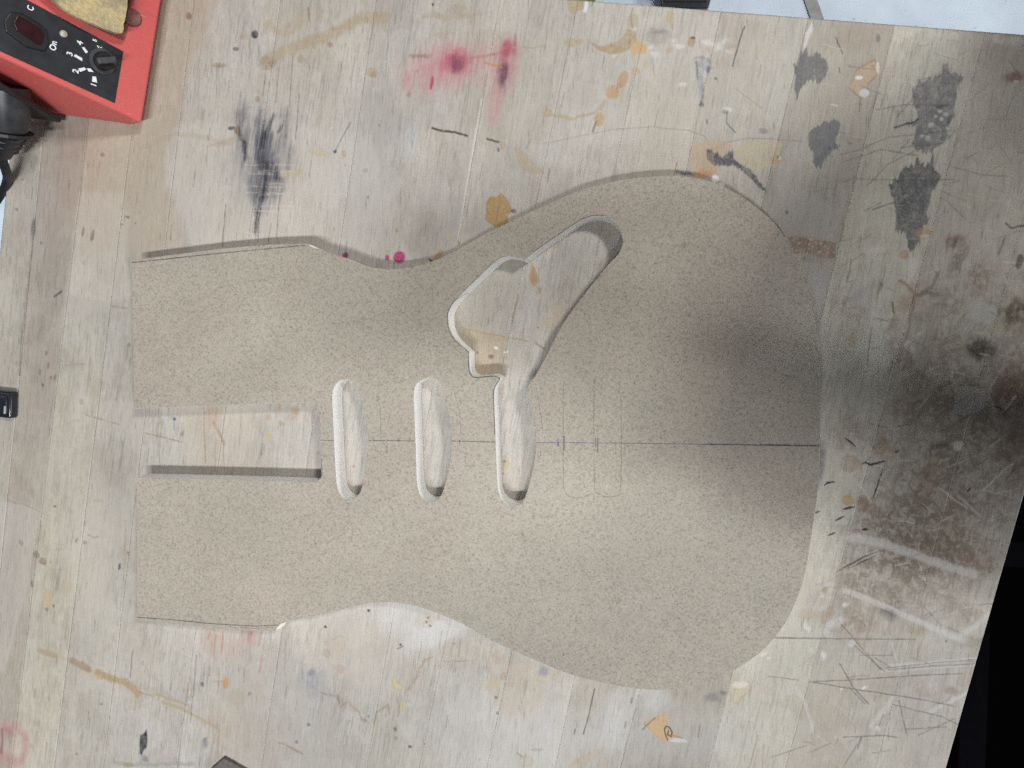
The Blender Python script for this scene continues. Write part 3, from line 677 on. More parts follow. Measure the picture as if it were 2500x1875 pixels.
blob(545, 1770, 60, 50, 0, (0.48, 0.38, 0.27), .35, soft=.8, warp=4, streak=.4); line([(530, 1770), (535, 1815), (550, 1828)], 7, TAN, .4, warp=2); blob(500, 1812, 8, 12, 0, (.2, .2, .24), .5)
blob(540, 1855, 22, 14, 0, (0.45, 0.37, 0.28), .4, soft=.7)
# --- bottom centre
blob(826, 1575, 20, 18, 30, (0.50, 0.41, 0.29), .55, warp=1.2, ring=.5, mott=.2); line([(812, 1562), (830, 1552), (840, 1556)], 4, TAN, .4)
blob(798, 1595, 10, 10, 0, (0.38, 0.28, 0.23), .55, warp=.4, ring=.5); blob(831, 1632, 10, 11, 0, (0.42, 0.31, 0.22), .55, warp=.4, ring=.6); blob(818, 1630, 5, 8, 0, TAN, .3)
blob(768, 1665, 26, 40, 15, (0.24, 0.26, 0.32), .45, soft=.8, warp=3, mott=.4, fine=.3); blob(762, 1642, 10, 10, 0, (.14, .16, .22), .5, soft=.7, warp=2); blob(735, 1655, 10, 20, 0, (.25, .27, .32), .35, soft=.8)
line([(783, 1690), (800, 1698), (818, 1700), (824, 1710), (830, 1725), (842, 1718), (852, 1713), (862, 1722), (870, 1735), (880, 1740), (884, 1752), (892, 1765), (905, 1775)], 5, (0.27, 0.20, 0.14), .5, warp=2.2, fine=.5, mott=.4)
line([(824, 1698), (828, 1715)], 5, BRN, .6); line([(905, 1775), (920, 1768), (915, 1790)], 4, YEL, .4, warp=1); line([(912, 1765), (920, 1742), (935, 1730), (948, 1718), (950, 1740)], 5, (0.33, 0.24, 0.15), .5, warp=1.2); blob(865, 1728, 10, 12, 0, OCH, .35)
line([(985, 1690), (998, 1680), (1004, 1665), (1016, 1650), (1022, 1632), (1032, 1618), (1045, 1607), (1055, 1603)], 5, (0.34, 0.23, 0.15), .5, warp=2.2, fine=.5, mott=.4); line([(972, 1705), (975, 1725), (970, 1750)], 5, (.3, .25, .2), .45, warp=1)
poly([(958, 1655), (968, 1655), (972, 1668), (985, 1676), (980, 1684), (966, 1682), (958, 1668)], (0.56, 0.51, 0.28), .75, warp=.6, rim=.3, rimcol=BRN); blob(985, 1724, 6, 13, 12, (0.55, 0.45, 0.22), .6, warp=.4)
for x, y in [(978, 1574), (1045, 1508), (1041, 1518), (1051, 1528), (900, 1491), (794, 1530)]:
    blob(x, y, 3.4, 3.6, 0, (0.015, 0.015, 0.02), .95, warp=.2)
blob(1042, 1515, 22, 20, 0, (0.55, 0.46, 0.34), .35); line([(970, 1584), (985, 1577)], 2.4, DRK, .6); blob(1002, 1823, 5, 4, 0, PUR, .7); blob(966, 1780, 4, 6, 0, DRK, .5); blob(755, 1768, 4, 5, 0, DRK, .6); blob(967, 1803, 5, 5, 0, DRK, .3)
line([(680, 1812), (700, 1822), (720, 1832), (735, 1840)], 5, BRN, .5, warp=1.5, broken=.3); line([(1080, 1615), (1120, 1615), (1160, 1612)], 3, DRK, .35, broken=.5)
blob(1160, 1600, 90, 34, 0, (0.52, 0.45, 0.36), .32, soft=.7, warp=4); blob(1205, 1670, 20, 11, -20, (0.54, 0.43, 0.26), .6, warp=1, mott=.2); blob(1228, 1652, 7, 10, 20, BRN, .45); blob(1215, 1605, 16, 18, 0, OCH, .35, mott=.4)
poly([(1200, 1620), (1300, 1625), (1340, 1660), (1325, 1710), (1280, 1750), (1220, 1745), (1190, 1690)], (0.52, 0.42, 0.30), .40, soft=3, warp=4, mott=.4, streak=.4)
blob(1326, 1640, 12, 12, 0, BLU, .45, soft=.6, warp=1); blob(1214, 1740, 4, 5, 0, DRK, .5)
poly([(1570, 1766), (1590, 1755), (1615, 1745), (1640, 1742), (1632, 1755), (1628, 1775), (1650, 1790), (1668, 1802), (1640, 1806), (1620, 1812), (1600, 1795), (1588, 1782)], (0.56, 0.38, 0.19), .78, warp=.8, mott=.15, rim=.25, rimcol=BRN)
line([(1568, 1782), (1585, 1765), (1600, 1752)], 2.6, DRK, .6); line([(1625, 1795), (1622, 1780), (1626, 1772), (1635, 1776), (1641, 1788), (1638, 1798), (1630, 1794), (1632, 1784)], 3, DRK, .85, warp=.15); line([(1625, 1795), (1630, 1806)], 3, DRK, .8, warp=.1)
line([(1640, 1795), (1665, 1803)], 5, (.25, .2, .17), .5, warp=.8); blob(1655, 1808, 25, 6, 0, WHT, .4)
poly([(1775, 1670), (1800, 1658), (1828, 1668), (1834, 1685), (1815, 1700), (1800, 1718), (1782, 1712), (1788, 1695), (1772, 1682)], (0.52, 0.45, 0.30), .5, warp=1.5, mott=.4, rim=.45, rimcol=(.35, .26, .14)); blob(1806, 1670, 20, 10, 0, (.66, .66, .62), .5)
blob(1740, 1705, 24, 12, -18, (0.16, 0.16, 0.17), .5, soft=.6, warp=2, mott=.4); blob(1765, 1692, 9, 7, 0, INK, .45, soft=.6)
poly([(1480, 1820), (1465, 1840), (1420, 1880), (1370, 1880), (1420, 1845)], (0.47, 0.38, 0.27), .5, warp=1.5, streak=.4); blob(1282, 1858, 20, 18, 0, (0.48, 0.40, 0.25), .5, ring=.5, warp=1.5); line([(1262, 1838), (1275, 1848)], 4, BRN, .5); blob(1312, 1830, 18, 5, -8, (.3, .28, .28), .4)
line([(1452, 1683), (1440, 1735), (1424, 1792)], 3.2, (.12, .09, .08), .7, warp=.4); line([(1405, 1780), (1402, 1792)], 3, DRK, .6); line([(1528, 1762), (1526, 1776)], 4, DRK, .55); line([(1543, 1705), (1541, 1716)], 5, DRK, .6); line([(1710, 1770), (1704, 1800)], 2.4, DRK, .5); line([(1850, 1795), (1830, 1875)], 2.4, BRN, .45)
line([(1400, 1665), (1378, 1745)], 7, CRM, .4); blob(1500, 1760, 40, 80, 12, (.66, .66, .66), .4, soft=.7, streak=.4); blob(1590, 1700, 50, 40, 12, (.64, .64, .64), .35, soft=.7)
# --- left side
line([(132, 724), (141, 718), (151, 711)], 3.4, DRK, .75); line([(56, 842), (85, 832), (105, 815), (125, 800)], 5, (.33, .30, .29), .5, warp=1); blob(82, 555, 6, 26, 6, (0.12, 0.11, 0.11), .6, soft=.6, warp=1.2, mott=.3)
line([(85, 538), (70, 680), (52, 840), (47, 915)], 4.5, (.16, .14, .13), .55, warp=.5, broken=.25)
for x, y, rx, ry in [(113, 862, 4, 6), (117, 892, 4, 8), (97, 908, 4, 7), (135, 922, 4, 8), (124, 922, 3, 5), (104, 940, 5, 4), (226, 575, 5, 14), (203, 565, 4, 12), (310, 530, 7, 3), (330, 545, 3, 3), (298, 548, 2.5, 2.5), (314, 842, 4, 6), (100, 593, 3, 3), (250, 378, 6, 5)]:
    blob(x, y, rx, ry, 15, (0.16, 0.12, 0.10), .6, warp=.6)
blob(171, 857, 7, 9, -20, (0.50, 0.47, 0.32), .5); blob(335, 520, 12, 5, 10, TAN, .4); blob(365, 570, 18, 10, 0, (.45, .40, .27), .35); line([(160, 892), (210, 888)], 3, (.3, .28, .26), .4); line([(272, 748), (310, 752)], 3, BRN, .4, broken=.4)
line([(198, 1009), (240, 1022), (292, 1037)], 2.6, BRN, .5, broken=.5); line([(355, 1057), (400, 1068), (445, 1080)], 2.6, BRN, .6, broken=.3); line([(275, 1000), (245, 1060), (232, 1110)], 9, (0.42, 0.38, 0.35), .4, warp=2); line([(310, 985), (300, 1010)], 8, (0.42, 0.38, 0.34), .35)
blob(185, 1028, 10, 5, 0, (.42, .38, .26), .5); blob(199, 979, 5, 8, 0, (.3, .27, .2), .4); blob(240, 1222, 14, 5, 0, (.40, .35, .25), .5); blob(78, 1205, 5, 12, 0, (.25, .24, .23), .35); blob(134, 1238, 3, 3, 0, DRK, .6); blob(207, 1325, 5, 5, 0, (.2, .18, .2), .6); blob(208, 1278, 4, 7, 0, (.25, .2, .22), .5)
line([(215, 1305), (230, 1313), (240, 1310)], 3, BRN, .45); blob(52, 1324, 5, 7, -30, (.22, .22, .25), .5); blob(186, 1318, 3, 5, 20, BRN, .6)
blob(88, 1354, 9, 8, 20, (.20, .15, .12), .6, mott=.4); blob(104, 1369, 11, 8, 20, (.25, .17, .10), .65, mott=.3); blob(124, 1371, 4, 5, 0, (.35, .30, .18), .5); blob(300, 1342, 8, 8, 0, OCH, .45, ring=.3); blob(314, 1349, 6, 6, 0, OCH, .6, ring=.4); blob(314, 1349, 2.4, 2.4, 0, DRK, .7); blob(291, 1382, 4, 9, 15, (.05, .06, .13), .85)
poly([(15, 1222), (50, 1230), (98, 1250), (100, 1242), (40, 1222)], (.45, .42, .39), .35); line([(20, 1222), (60, 1232), (98, 1250)], 3, BRN, .3, broken=.3)
# --- bench seen through the neck slot, pickup slots and control cavity
blob(520, 1010, 20, 34, 6, (0.36, 0.20, 0.12), .55, soft=.5, warp=1.5, streak=.4, spike=2); line([(520, 1030), (540, 1065), (548, 1085)], 6, (0.30, 0.16, 0.10), .6, warp=.8, broken=.2); line([(497, 995), (499, 1060), (502, 1130)], 3.4, (0.33, 0.18, 0.10), .75, warp=.15)
line([(527, 1070), (525, 1150)], 2.4, BRN, .5); line([(545, 1075), (548, 1150)], 2.6, BRN, .55); line([(590, 1000), (580, 1130)], 2.4, BRN, .4, broken=.4); blob(446, 1060, 5, 7, 20, (.16, .12, .10), .7); poly([(424, 985), (430, 1040), (448, 1100), (455, 1140), (470, 1140), (620, 1160), (640, 985)], (.50, .43, .36), .35, soft=1.5, warp=2, streak=.3)
blob(426, 1023, 4, 4, 0, (.05, .08, .3), .9); line([(425, 1023), (425, 1050)], 4, BLU, .4); poly([(330, 990), (362, 1000), (357, 1060), (350, 1140), (300, 1140)], (.47, .43, .39), .4, soft=.6, warp=.8)
for x, y, rx, ry, c in [(655, 1018, 5, 9, OCH), (682, 992, 5, 10, OCH), (720, 1005, 12, 14, OCH), (688, 1034, 7, 6, OCH), (715, 1022, 5, 6, TAN), (743, 988, 6, 6, OCH), (657, 1064, 8, 9, YEL), (778, 1105, 4, 4, TAN), (864, 1139, 4, 4, (.4, .2, .12)), (1035, 1095, 5, 4, (.42, .25, .15)), (1072, 965, 4, 5, OCH), (1236, 1133, 9, 16, YEL), (1231, 1127, 5, 4, (.1, .1, .12)), (1229, 1157, 2.4, 2.4, DRK), (1233, 1185, 7, 6, TAN)]:
    blob(x, y, rx, ry, 15, c, .6, warp=.7, mott=.2)
blob(975, 629, 15, 15, 0, MAG, .95, warp=.8, mott=.05); line([(973, 612), (976, 600)], 4, OCH, .6); blob(945, 629, 6, 7, 0, MAG, .85, warp=.4); blob(843, 623, 9, 7, 0, (.30, .02, .12), .95, warp=.5); blob(945, 615, 6, 6, 0, TAN, .45); blob(911, 621, 4, 7, 0, TAN, .4)
line([(962, 640), (962, 665)], 2.4, DRK, .5); poly([(1055, 632), (1062, 625), (1072, 612), (1082, 610), (1081, 635), (1062, 642), (1045, 650)], (0.40, 0.26, 0.14), .8, warp=.5); blob(1052, 633, 6, 3, 30, DRK, .8)
poly([(1300, 645), (1306, 655), (1312, 672), (1315, 685), (1308, 698), (1302, 700), (1295, 690), (1293, 675)], (0.46, 0.30, 0.15), .8, warp=.4); blob(1318, 711, 5, 11, 12, (0.38, 0.28, 0.17), .65); blob(1186, 750, 5, 6, 0, OCH, .5); blob(1202, 780, 3, 7, 10, OCH, .5); blob(1187, 793, 4, 3, 0, TAN, .5); blob(1384, 738, 3, 6, 0, OCH, .5)
poly([(1120, 800), (1160, 800), (1240, 822), (1232, 838), (1150, 832), (1118, 825)], (0.50, 0.39, 0.25), .5, warp=1.5, mott=.3); line([(1135, 803), (1180, 812), (1230, 822), (1290, 832)], 3, (0.38, 0.24, 0.12), .6, warp=.6, broken=.3)
poly([(1140, 838), (1235, 830), (1230, 925), (1150, 920)], (0.56, 0.44, 0.29), .45, warp=2, soft=2); blob(1350, 775, 26, 40, 25, (0.55, 0.45, 0.30), .4, soft=.6); blob(1167, 862, 4, 4, 0, PUR, .5); blob(1199, 870, 6, 6, 0, PUR, .6, soft=.5); blob(1211, 850, 6, 4, 30, WHT, .8); blob(1236, 859, 6, 3, -10, WHT, .7); blob(1314, 802, 2, 4, 0, RED, .6)
line([(1308, 838), (1320, 846), (1330, 852)], 5, (.28, .22, .12), .6, warp=1); line([(1266, 720), (1250, 790)], 2.2, BRN, .6); blob(1480, 560, 40, 22, 0, (.42, .36, .28), .4)
# fine pores, dashes and nicks everywhere
for k in range(1300):
    px, py = random.uniform(-10, 2450), random.uniform(-10, 1880)
    L = random.uniform(6, 46)
    line([(px, py), (px - L*(0.12 + 0.06*px/1200), py + L)], random.uniform(1.2, 2.2), random.choice([BRN, DRK, (.3, .26, .22)]), random.uniform(.15, .45), warp=.15, broken=.3)
for k in range(130):
    px, py = random.uniform(-10, 2450), random.uniform(-10, 1880)
    r = random.uniform(1.5, 4.5)
    blob(px, py, r, r*random.uniform(.7, 1.7), random.uniform(-30, 30), random.choice([BRN, TAN, DRK, OCH, (.25, .22, .2)]), random.uniform(.2, .6), warp=.4)
COLR = np.clip(COLR*0.90, 0.01, 0.85)

bench = tag(empty('workbench', (0, 0, 0)), 'stained laminated maple workbench top under the template', 'workbench')
o0 = 0
for i, Pn in enumerate(plank_pts):
    nr, nc = Pn.shape[:2]
    V = Pn.reshape(-1, 3).copy()
    zoff = 0.0
    V[:, 2] = BZ + zoff
    Vg = V.reshape(nr, nc, 3)
    for e, dz in ((0, .00004), (-1, .00004)):
        Vg[:, e, 2] -= dz
    Vg[0, :, 2] -= 0.0012; Vg[1, :, 2] -= 0.0003; Vg[-1, :, 2] -= 0.0008
    top = Vg.reshape(-1, 3)
    ids = np.arange(nr*nc).reshape(nr, nc)
    q = np.stack([ids[:-1, :-1], ids[1:, :-1], ids[1:, 1:], ids[:-1, 1:]], -1).reshape(-1, 4)
    rim = np.concatenate([ids[0, :], ids[1:, -1], ids[-1, -2::-1], ids[-2:0:-1, 0]])
    low = top[rim].copy(); low[:, 2] = BZ - 0.038
    nb = np.arange(len(rim)) + nr*nc
    side = np.stack([rim, np.roll(rim, -1), np.roll(nb, -1), nb], -1)
    me = bpy.data.meshes.new('plank')
    verts = np.concatenate([top, low]).astype(np.float32)
    quads = np.concatenate([q, side]).astype(np.int32)
    me.vertices.add(len(verts)); me.vertices.foreach_set('co', verts.ravel())
    me.loops.add(len(quads)*4); me.loops.foreach_set('vertex_index', quads.ravel())
    me.polygons.add(len(quads))
    me.polygons.foreach_set('loop_start', np.arange(len(quads), dtype=np.int32)*4)
    me.update(calc_edges=True); me.validate()
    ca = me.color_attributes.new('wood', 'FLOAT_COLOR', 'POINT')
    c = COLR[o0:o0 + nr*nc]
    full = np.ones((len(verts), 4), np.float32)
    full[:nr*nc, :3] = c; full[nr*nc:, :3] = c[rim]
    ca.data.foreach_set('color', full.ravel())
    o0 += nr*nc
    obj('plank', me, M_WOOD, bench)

M_TIMBER = plain('bench_frame_timber', (0.40, 0.31, 0.20), 0.6, 0.15, 60)
def frame_bar(a, b, w, h, name):
    a, b = Vector(a), Vector(b)
    d = (b - a).normalized()
    s = Vector((-d.y, d.x, 0))*w/2
    bm = bmesh.new()
    t = [a + s, a - s, b - s, b + s]
    prism(bm, t, [p - Vector((0, 0, h)) for p in t])
    bmesh.ops.recalc_face_normals(bm, faces=bm.faces)
    bevel(bm, 0.003)
    return obj(name, bm, M_TIMBER, bench)
zf = BZ - 0.0385
cA = at(140, 60); cB = at(2540, 230); cC = at(2230, 2050); cD = at(-60, 2050)
for c in (cA, cB, cC, cD): c.z = zf
frame_bar(cA, cB, 0.03, 0.10, 'apron'); frame_bar(cC, cD, 0.03, 0.10, 'apron')
for c in (cA, cB, cC, cD):
    bm = bmesh.new(); box(bm, (c.x, c.y, (zf - 0.0)/2), 0.07, 0.07, zf - 0.002); bevel(bm, 0.004)
    obj('leg', bm, M_TIMBER, bench)

# ------------------------------------------------------------------ guitar template
T = 0.0185
outer = [(321, 635)] + [(420, 622), (540, 607), (640, 598), (735, 594), (750, 595)] + \
    catmull([(756, 599), (778, 609), (835, 627), (880, 645), (915, 654), (951, 657), (993, 654), (1036, 644), (1081, 628), (1130, 602), (1192, 567), (1250, 539), (1307, 511), (1363, 487),
             (1414, 465), (1477, 448), (1533, 437), (1590, 431), (1647, 429), (1689, 433), (1732, 443), (1788, 467), (1859, 515), (1905, 562), (1945, 628), (1973, 705), (1990, 780), (2000, 867),
             (2003, 960), (2002, 1075), (1998, 1181), (1987, 1270), (1967, 1395), (1945, 1464), (1915, 1525), (1875, 1575), (1845, 1602), (1788, 1640), (1732, 1665), (1675, 1678), (1620, 1684),
             (1560, 1682), (1500, 1673), (1420, 1655), (1363, 1636), (1307, 1612), (1250, 1587), (1192, 1560), (1149, 1534), (1107, 1513), (1050, 1490), (1007, 1478), (951, 1471), (908, 1472),
             (866, 1480), (823, 1492), (781, 1501), (724, 1513), (700, 1518)], 5) + \
    [(688, 1527), (674, 1540), (625, 1541), (560, 1538), (480, 1530), (400, 1521), (333, 1513), (334, 1405), (333, 1280), (333, 1166)] + \
    [(480, 1169), (625, 1173), (756, 1177)] + catmull([(764, 1177), (776, 1173), (783, 1164), (784, 1150)], 4) + [(782, 1060), (779, 1010)] + \
    catmull([(778, 1003), (775, 993), (768, 986), (755, 983)], 4) + [(625, 987), (470, 993), (328, 998), (326, 930), (323, 780)]
slot1 = catmull([(843, 927), (858, 930), (870, 940), (877, 957), (884, 985), (893, 1025), (898, 1059), (898, 1090), (894, 1130), (887, 1172), (881, 1197), (872, 1211), (858, 1219), (845, 1219), (833, 1209), (825, 1192),
                 (821, 1165), (818, 1110), (814, 1025), (812, 968), (817, 945), (828, 931)], 4, True)
slot2 = catmull([(1049, 922), (1064, 926), (1076, 937), (1084, 963), (1095, 1014), (1101, 1050), (1102, 1085), (1099, 1122), (1090, 1167), (1081, 1200), (1071, 1217), (1056, 1224), (1041, 1222), (1028, 1210),
                 (1021, 1190), (1018, 1165), (1016, 1110), (1013, 1025), (1011, 965), (1016, 941), (1029, 929)], 4, True)
cav = catmull([(1224, 923), (1217, 931), (1210, 945), (1207, 968), (1209, 1025), (1212, 1110), (1215, 1180), (1219, 1206), (1229, 1224), (1245, 1233), (1261, 1234), (1275, 1226), (1285, 1206), (1293, 1178), (1301, 1144),
               (1307, 1104), (1308, 1060), (1302, 1017), (1293, 982), (1287, 952), (1290, 937), (1306, 919)], 4)[:-1] + \
    catmull([(1306, 919), (1318, 897), (1335, 866), (1358, 820), (1380, 782), (1409, 741), (1448, 691), (1485, 646), (1507, 623), (1517, 606), (1521, 588), (1517, 568), (1507, 550), (1494, 538), (1477, 530), (1454, 528),
             (1432, 533), (1409, 545), (1358, 580), (1307, 615), (1283, 634)], 4)[:-1] + \
    catmull([(1281, 635), (1267, 630), (1250, 626), (1232, 627), (1214, 637), (1190, 658), (1135, 711), (1112, 735), (1100, 753), (1095, 771), (1097, 797), (1107, 820), (1124, 839), (1145, 857)], 4)[:-1] + \
    catmull([(1146, 859), (1146, 882), (1148, 902), (1153, 913), (1164, 918), (1182, 916), (1205, 914), (1223, 921)], 4)[:-1]
def flat_solid(name, rings, z0, z1, bev=0.0):
    cu = bpy.data.curves.new(name, 'CURVE')
    cu.dimensions = '2D'; cu.fill_mode = 'BOTH'
    cu.extrude = (z1 - z0)/2 - bev
    cu.bevel_depth = bev; cu.bevel_resolution = 1
    cu.offset = -bev
    for r in rings:
        sp = cu.splines.new('POLY')
        sp.points.add(len(r) - 1)
        for p, q in zip(sp.points, r): p.co = (q[0], q[1], 0, 1)
        sp.use_cyclic_u = True
    tmp = bpy.data.objects.new(name, cu)
    COL.objects.link(tmp)
    dg = bpy.context.evaluated_depsgraph_get()
    me = bpy.data.meshes.new_from_object(tmp.evaluated_get(dg))
    bpy.data.objects.remove(tmp); bpy.data.curves.remove(cu)
    me.transform(Matrix.Translation((0, 0, (z0 + z1)/2)))
    me.name = name
    me.materials.clear()
    return me
def ring_xy(r, z):
    return [tuple(at(x, y, z))[:2] for x, y in r]
root_t = Vector((at(1150, 1060).x, at(1150, 1060).y, BZ))
rings = [[(x - root_t.x, y - root_t.y) for x, y in ring_xy(r, T)] for r in (outer, slot1, slot2, cav)]
me = flat_solid('guitar_body_template', rings, 0.0003, T, 0.0003)
tmpl = obj('guitar_body_template', me, [M_MDF, M_EDGE])
tmpl.location = root_t
for p in me.polygons:
    p.material_index = 0 if p.normal.z > 0.85 else 1
    p.use_smooth = False
tag(tmpl, 'tan fibreboard guitar body template with neck slot, pickup slots and control cavity cut out', 'template')
bpy.context.view_layer.update()

M_PENCIL = ink_mat('pencil_graphite', (0.09, 0.09, 0.10), 0.85)
M_FAINT = ink_mat('faint_pencil', (0.16, 0.13, 0.10), 0.50)
M_BLUE = ink_mat('blue_pen', (0.07, 0.10, 0.22), 0.75)
def ribbon(pts, w, mat, name='pencil_line', lift=0.00012):
    q = [at(x, y, T + lift) for x, y in pts]
    bm = bmesh.new()
    L = []
    for i, p in enumerate(q):
        d = q[min(i+1, len(q)-1)] - q[max(i-1, 0)]
        s = Vector((-d.y, d.x, 0)).normalized()*w*0.0005
        L.append((bm.verts.new(p + s), bm.verts.new(p - s)))
    for (a, b), (c, d) in zip(L, L[1:]):
        bm.faces.new((a, b, d, c))
    bmesh.ops.recalc_face_normals(bm, faces=bm.faces)
    for f in bm.faces:
        if f.normal.z < 0: f.normal_flip()
    me = bpy.data.meshes.new(name); bm.to_mesh(me); bm.free()
    me.transform(Matrix.Translation(-root_t))
    me.materials.append(mat)
    o = bpy.data.objects.new(name, me)
    COL.objects.link(o); o.parent = tmpl
    return o
ribbon([(322, 641), (400, 633), (500, 622), (625, 610), (700, 603), (744, 599)], 0.8, M_PENCIL)
ribbon([(333, 1507), (420, 1513), (520, 1523), (625, 1529), (680, 1526)], 0.7, M_PENCIL)
ribbon([(560, 1531), (620, 1534), (668, 1532)], 0.5, M_FAINT)
ribbon([(784, 1075), (815, 1075.4)], 0.6, M_PENCIL); ribbon([(900, 1075.5), (960, 1076), (1012, 1076.5)], 0.6, M_PENCIL); ribbon([(1103, 1077), (1160, 1078), (1209, 1079)], 0.7, M_PENCIL)
ribbon([(1308, 1080), (1360, 1080.5), (1400, 1081)], 0.45, M_BLUE); ribbon([(1400, 1081), (1560, 1082.5), (1740, 1085)], 0.6, M_BLUE); ribbon([(1735, 1085), (1875, 1086.5), (2001, 1088.5)], 0.95, ink_mat('navy_pen', (0.03, 0.035, 0.09), 0.95))
for x, y0, y1, w, m in [(945, 1076, 1107, .5, M_FAINT), (973, 1069, 1080, .5, M_PENCIL), (1122, 1073, 1086, .5, M_PENCIL), (1363, 1071, 1090, 1.2, M_BLUE), (1377, 1064, 1100, 1.0, M_BLUE), (1454, 1068, 1092, .7, M_BLUE), (1459, 1070, 1105, 1.0, M_BLUE), (1503, 1076, 1110, .4, M_FAINT), (1526, 1076, 1118, .4, M_FAINT), (1320, 1085, 1115, .4, M_FAINT)]:
    ribbon([(x, y0), (x, y1)], w, m)
ribbon(catmull([(1383, 922), (1376, 935), (1375, 1000), (1375, 1100), (1376, 1185), (1384, 1207), (1400, 1215), (1425, 1214), (1446, 1203)], 4), 0.5, M_FAINT)
ribbon(catmull([(1451, 925), (1450, 1000), (1450, 1100), (1452, 1190), (1462, 1207), (1480, 1213), (1503, 1211), (1515, 1197), (1517, 1100), (1516, 1000), (1513, 940)], 4), 0.5, M_FAINT)
ribbon(catmull([(884, 1208), (905, 1220), (930, 1222), (950, 1216)], 4), 0.4, M_FAINT); ribbon(catmull([(922, 960), (929, 1010), (930, 1080)], 4), 0.4, M_FAINT); ribbon(catmull([(1110, 960), (1122, 1010), (1124, 1060)], 4), 0.4, M_FAINT)
ribbon([(1310, 950), (1320, 1010), (1326, 1060)], 0.4, M_FAINT)
ribbon(catmull([(1144, 880), (1145, 902), (1151, 917), (1164, 922), (1184, 920), (1206, 919), (1220, 925), (1212, 938), (1205, 958), (1206, 1010), (1208, 1060)], 4), 0.75, M_PENCIL)
ribbon(catmull([(1143, 715), (1112, 732), (1098, 752), (1092, 770), (1094, 797), (1104, 822), (1122, 842), (1143, 859), (1144, 880)], 4), 0.5, M_PENCIL)
ribbon(catmull([(1303, 614), (1356, 577), (1408, 542), (1432, 530), (1455, 525), (1480, 526)], 4), 0.5, M_PENCIL); ribbon(catmull([(1130, 712), (1188, 655), (1213, 634), (1235, 625)], 4), 0.4, M_FAINT)
ribbon(catmull([(785, 1120), (786, 1155), (783, 1168)], 4), 0.5, M_PENCIL); ribbon([(1285, 948), (1296, 930), (1304, 931)], 0.6, M_BLUE)
ribbon([(1718, 1400), (1800, 1372), (1870, 1340), (1960, 1300)], 0.5, ink_mat('pale_scratch', (0.62, 0.58, 0.52), 0.5), 'scratch')
# raised splinters where the saw broke out
M_SPL = plain('splinter', (0.66, 0.63, 0.52), 0.7, 0.1, 500)
for pts in ([(700, 1518), (687, 1522), (678, 1530), (674, 1539), (684, 1534), (694, 1527)], [(753, 596), (764, 600), (778, 608), (768, 606), (757, 601)]):
    bm = bmesh.new()
    prism(bm, [at(x, y, T + 0.0006) - root_t for x, y in pts], [at(x, y, T - 0.004) - root_t for x, y in pts])
    bmesh.ops.recalc_face_normals(bm, faces=bm.faces)
    o = obj('splinter', bm, M_SPL); o.parent = tmpl

# ------------------------------------------------------------------ soldering station
P0 = at(347, 301, 0.013); P1 = at(395, 0, 0.013); P2 = at(0, 139, 0.088)
rr = (P1 - P0).normalized()
nn = rr.cross(P2 - P0).normalized()
if nn.z < 0: nn = -nn
uu = nn.cross(rr).normalized()
if uu.dot(P2 - P0) < 0: uu = -uu
def S(px, py, h=0.0):
    return on_plane(px, py, P0 + nn*h, nn)
def red_mat():
    m = NT('red_plastic_shell')
    c = m.mix((0.62, 0.115, 0.108), m.ramp(m.noise(900, 2, 0.6), [(0.3, 0.92), (0.7, 1.07)]), 1.0, 'MULTIPLY')
    c = m.mix(c, (0.30, 0.13, 0.12), m.ramp(m.noise(70, 5, 0.7, sx=1, sy=2, rot=0.6), [(0.58, 0.0), (0.75, 0.7)]))
    c = m.mix(c, (0.72, 0.42, 0.40), m.ramp(m.noise(1.0, 3, 0.6, sx=60, sy=700, sz=60, rot=0.9), [(0.68, 0.0), (0.74, 0.6)]))
    m.col(c); m.rough(m.ramp(m.noise(120, 3), [(0.3, 0.42), (0.7, 0.62)]))
    m.bump(m.noise(1500, 2), 0.00005)
    return m.m
M_RED = red_mat()
M_PANEL = plain('black_panel', (0.020, 0.023, 0.029), 0.42, 0.35, 120)
M_BLK = plain('black_rubber', (0.012, 0.012, 0.015), 0.45, 0.2, 150)
M_WHT = plain('white_print', (0.80, 0.82, 0.84), 0.5, 0.05, 300)
M_KNOB = plain('grey_knob', (0.055, 0.058, 0.064), 0.5, 0.25, 300)
M_DRED = plain('dark_red_rocker', (0.030, 0.006, 0.009), 0.3, 0.4, 150)
st = tag(empty('soldering_station', at(330, 250)), 'red wedge shaped soldering station with black control panel', 'soldering station')
eD = (P2 - P0).normalized()
A = P0; D = P0 + eD*0.150
B = A + rr*0.155; C = D + rr*0.155
base = [at(338, 308, 0.0004), None, None, at(-160, 236, 0.0004)]
base[0] -= Vector((uu.x, uu.y, 0)).normalized()*-0.005; base[1] = base[0] + rr*0.157; base[2] = base[3] + rr*0.157
for b in base: b.z = BZ + 0.0004
bm = bmesh.new()
prism(bm, [A, B, C, D], base)
bmesh.ops.recalc_face_normals(bm, faces=bm.faces)
bevel(bm, 0.0022, 3)
smooth(obj('shell', bm, M_RED, st))
def plate(name, pix, h0, h1, mat, parent, bev=0.0):
    bm = bmesh.new()
    prism(bm, [S(x, y) + nn*h1 for x, y in pix], [S(x, y) + nn*h0 for x, y in pix])
    bmesh.ops.recalc_face_normals(bm, faces=bm.faces)
    if bev: bevel(bm, bev)
    return obj(name, bm, mat, parent)
panel = plate('control_panel', [(301, 126), (280, 252), (-60, 98), (-60, -67)], -0.002, 0.0006, M_PANEL, st, 0.0003)
def zz(*p): return [(x/5.185, y/5.185) for x, y in p]
bez = plate('switch_bezel', zz((120, 150), (40, 270), (60, 400), (330, 600), (560, 655), (610, 560), (590, 400), (480, 300), (260, 170)), 0.0, 0.0022, M_BLK, st, 0.0008)
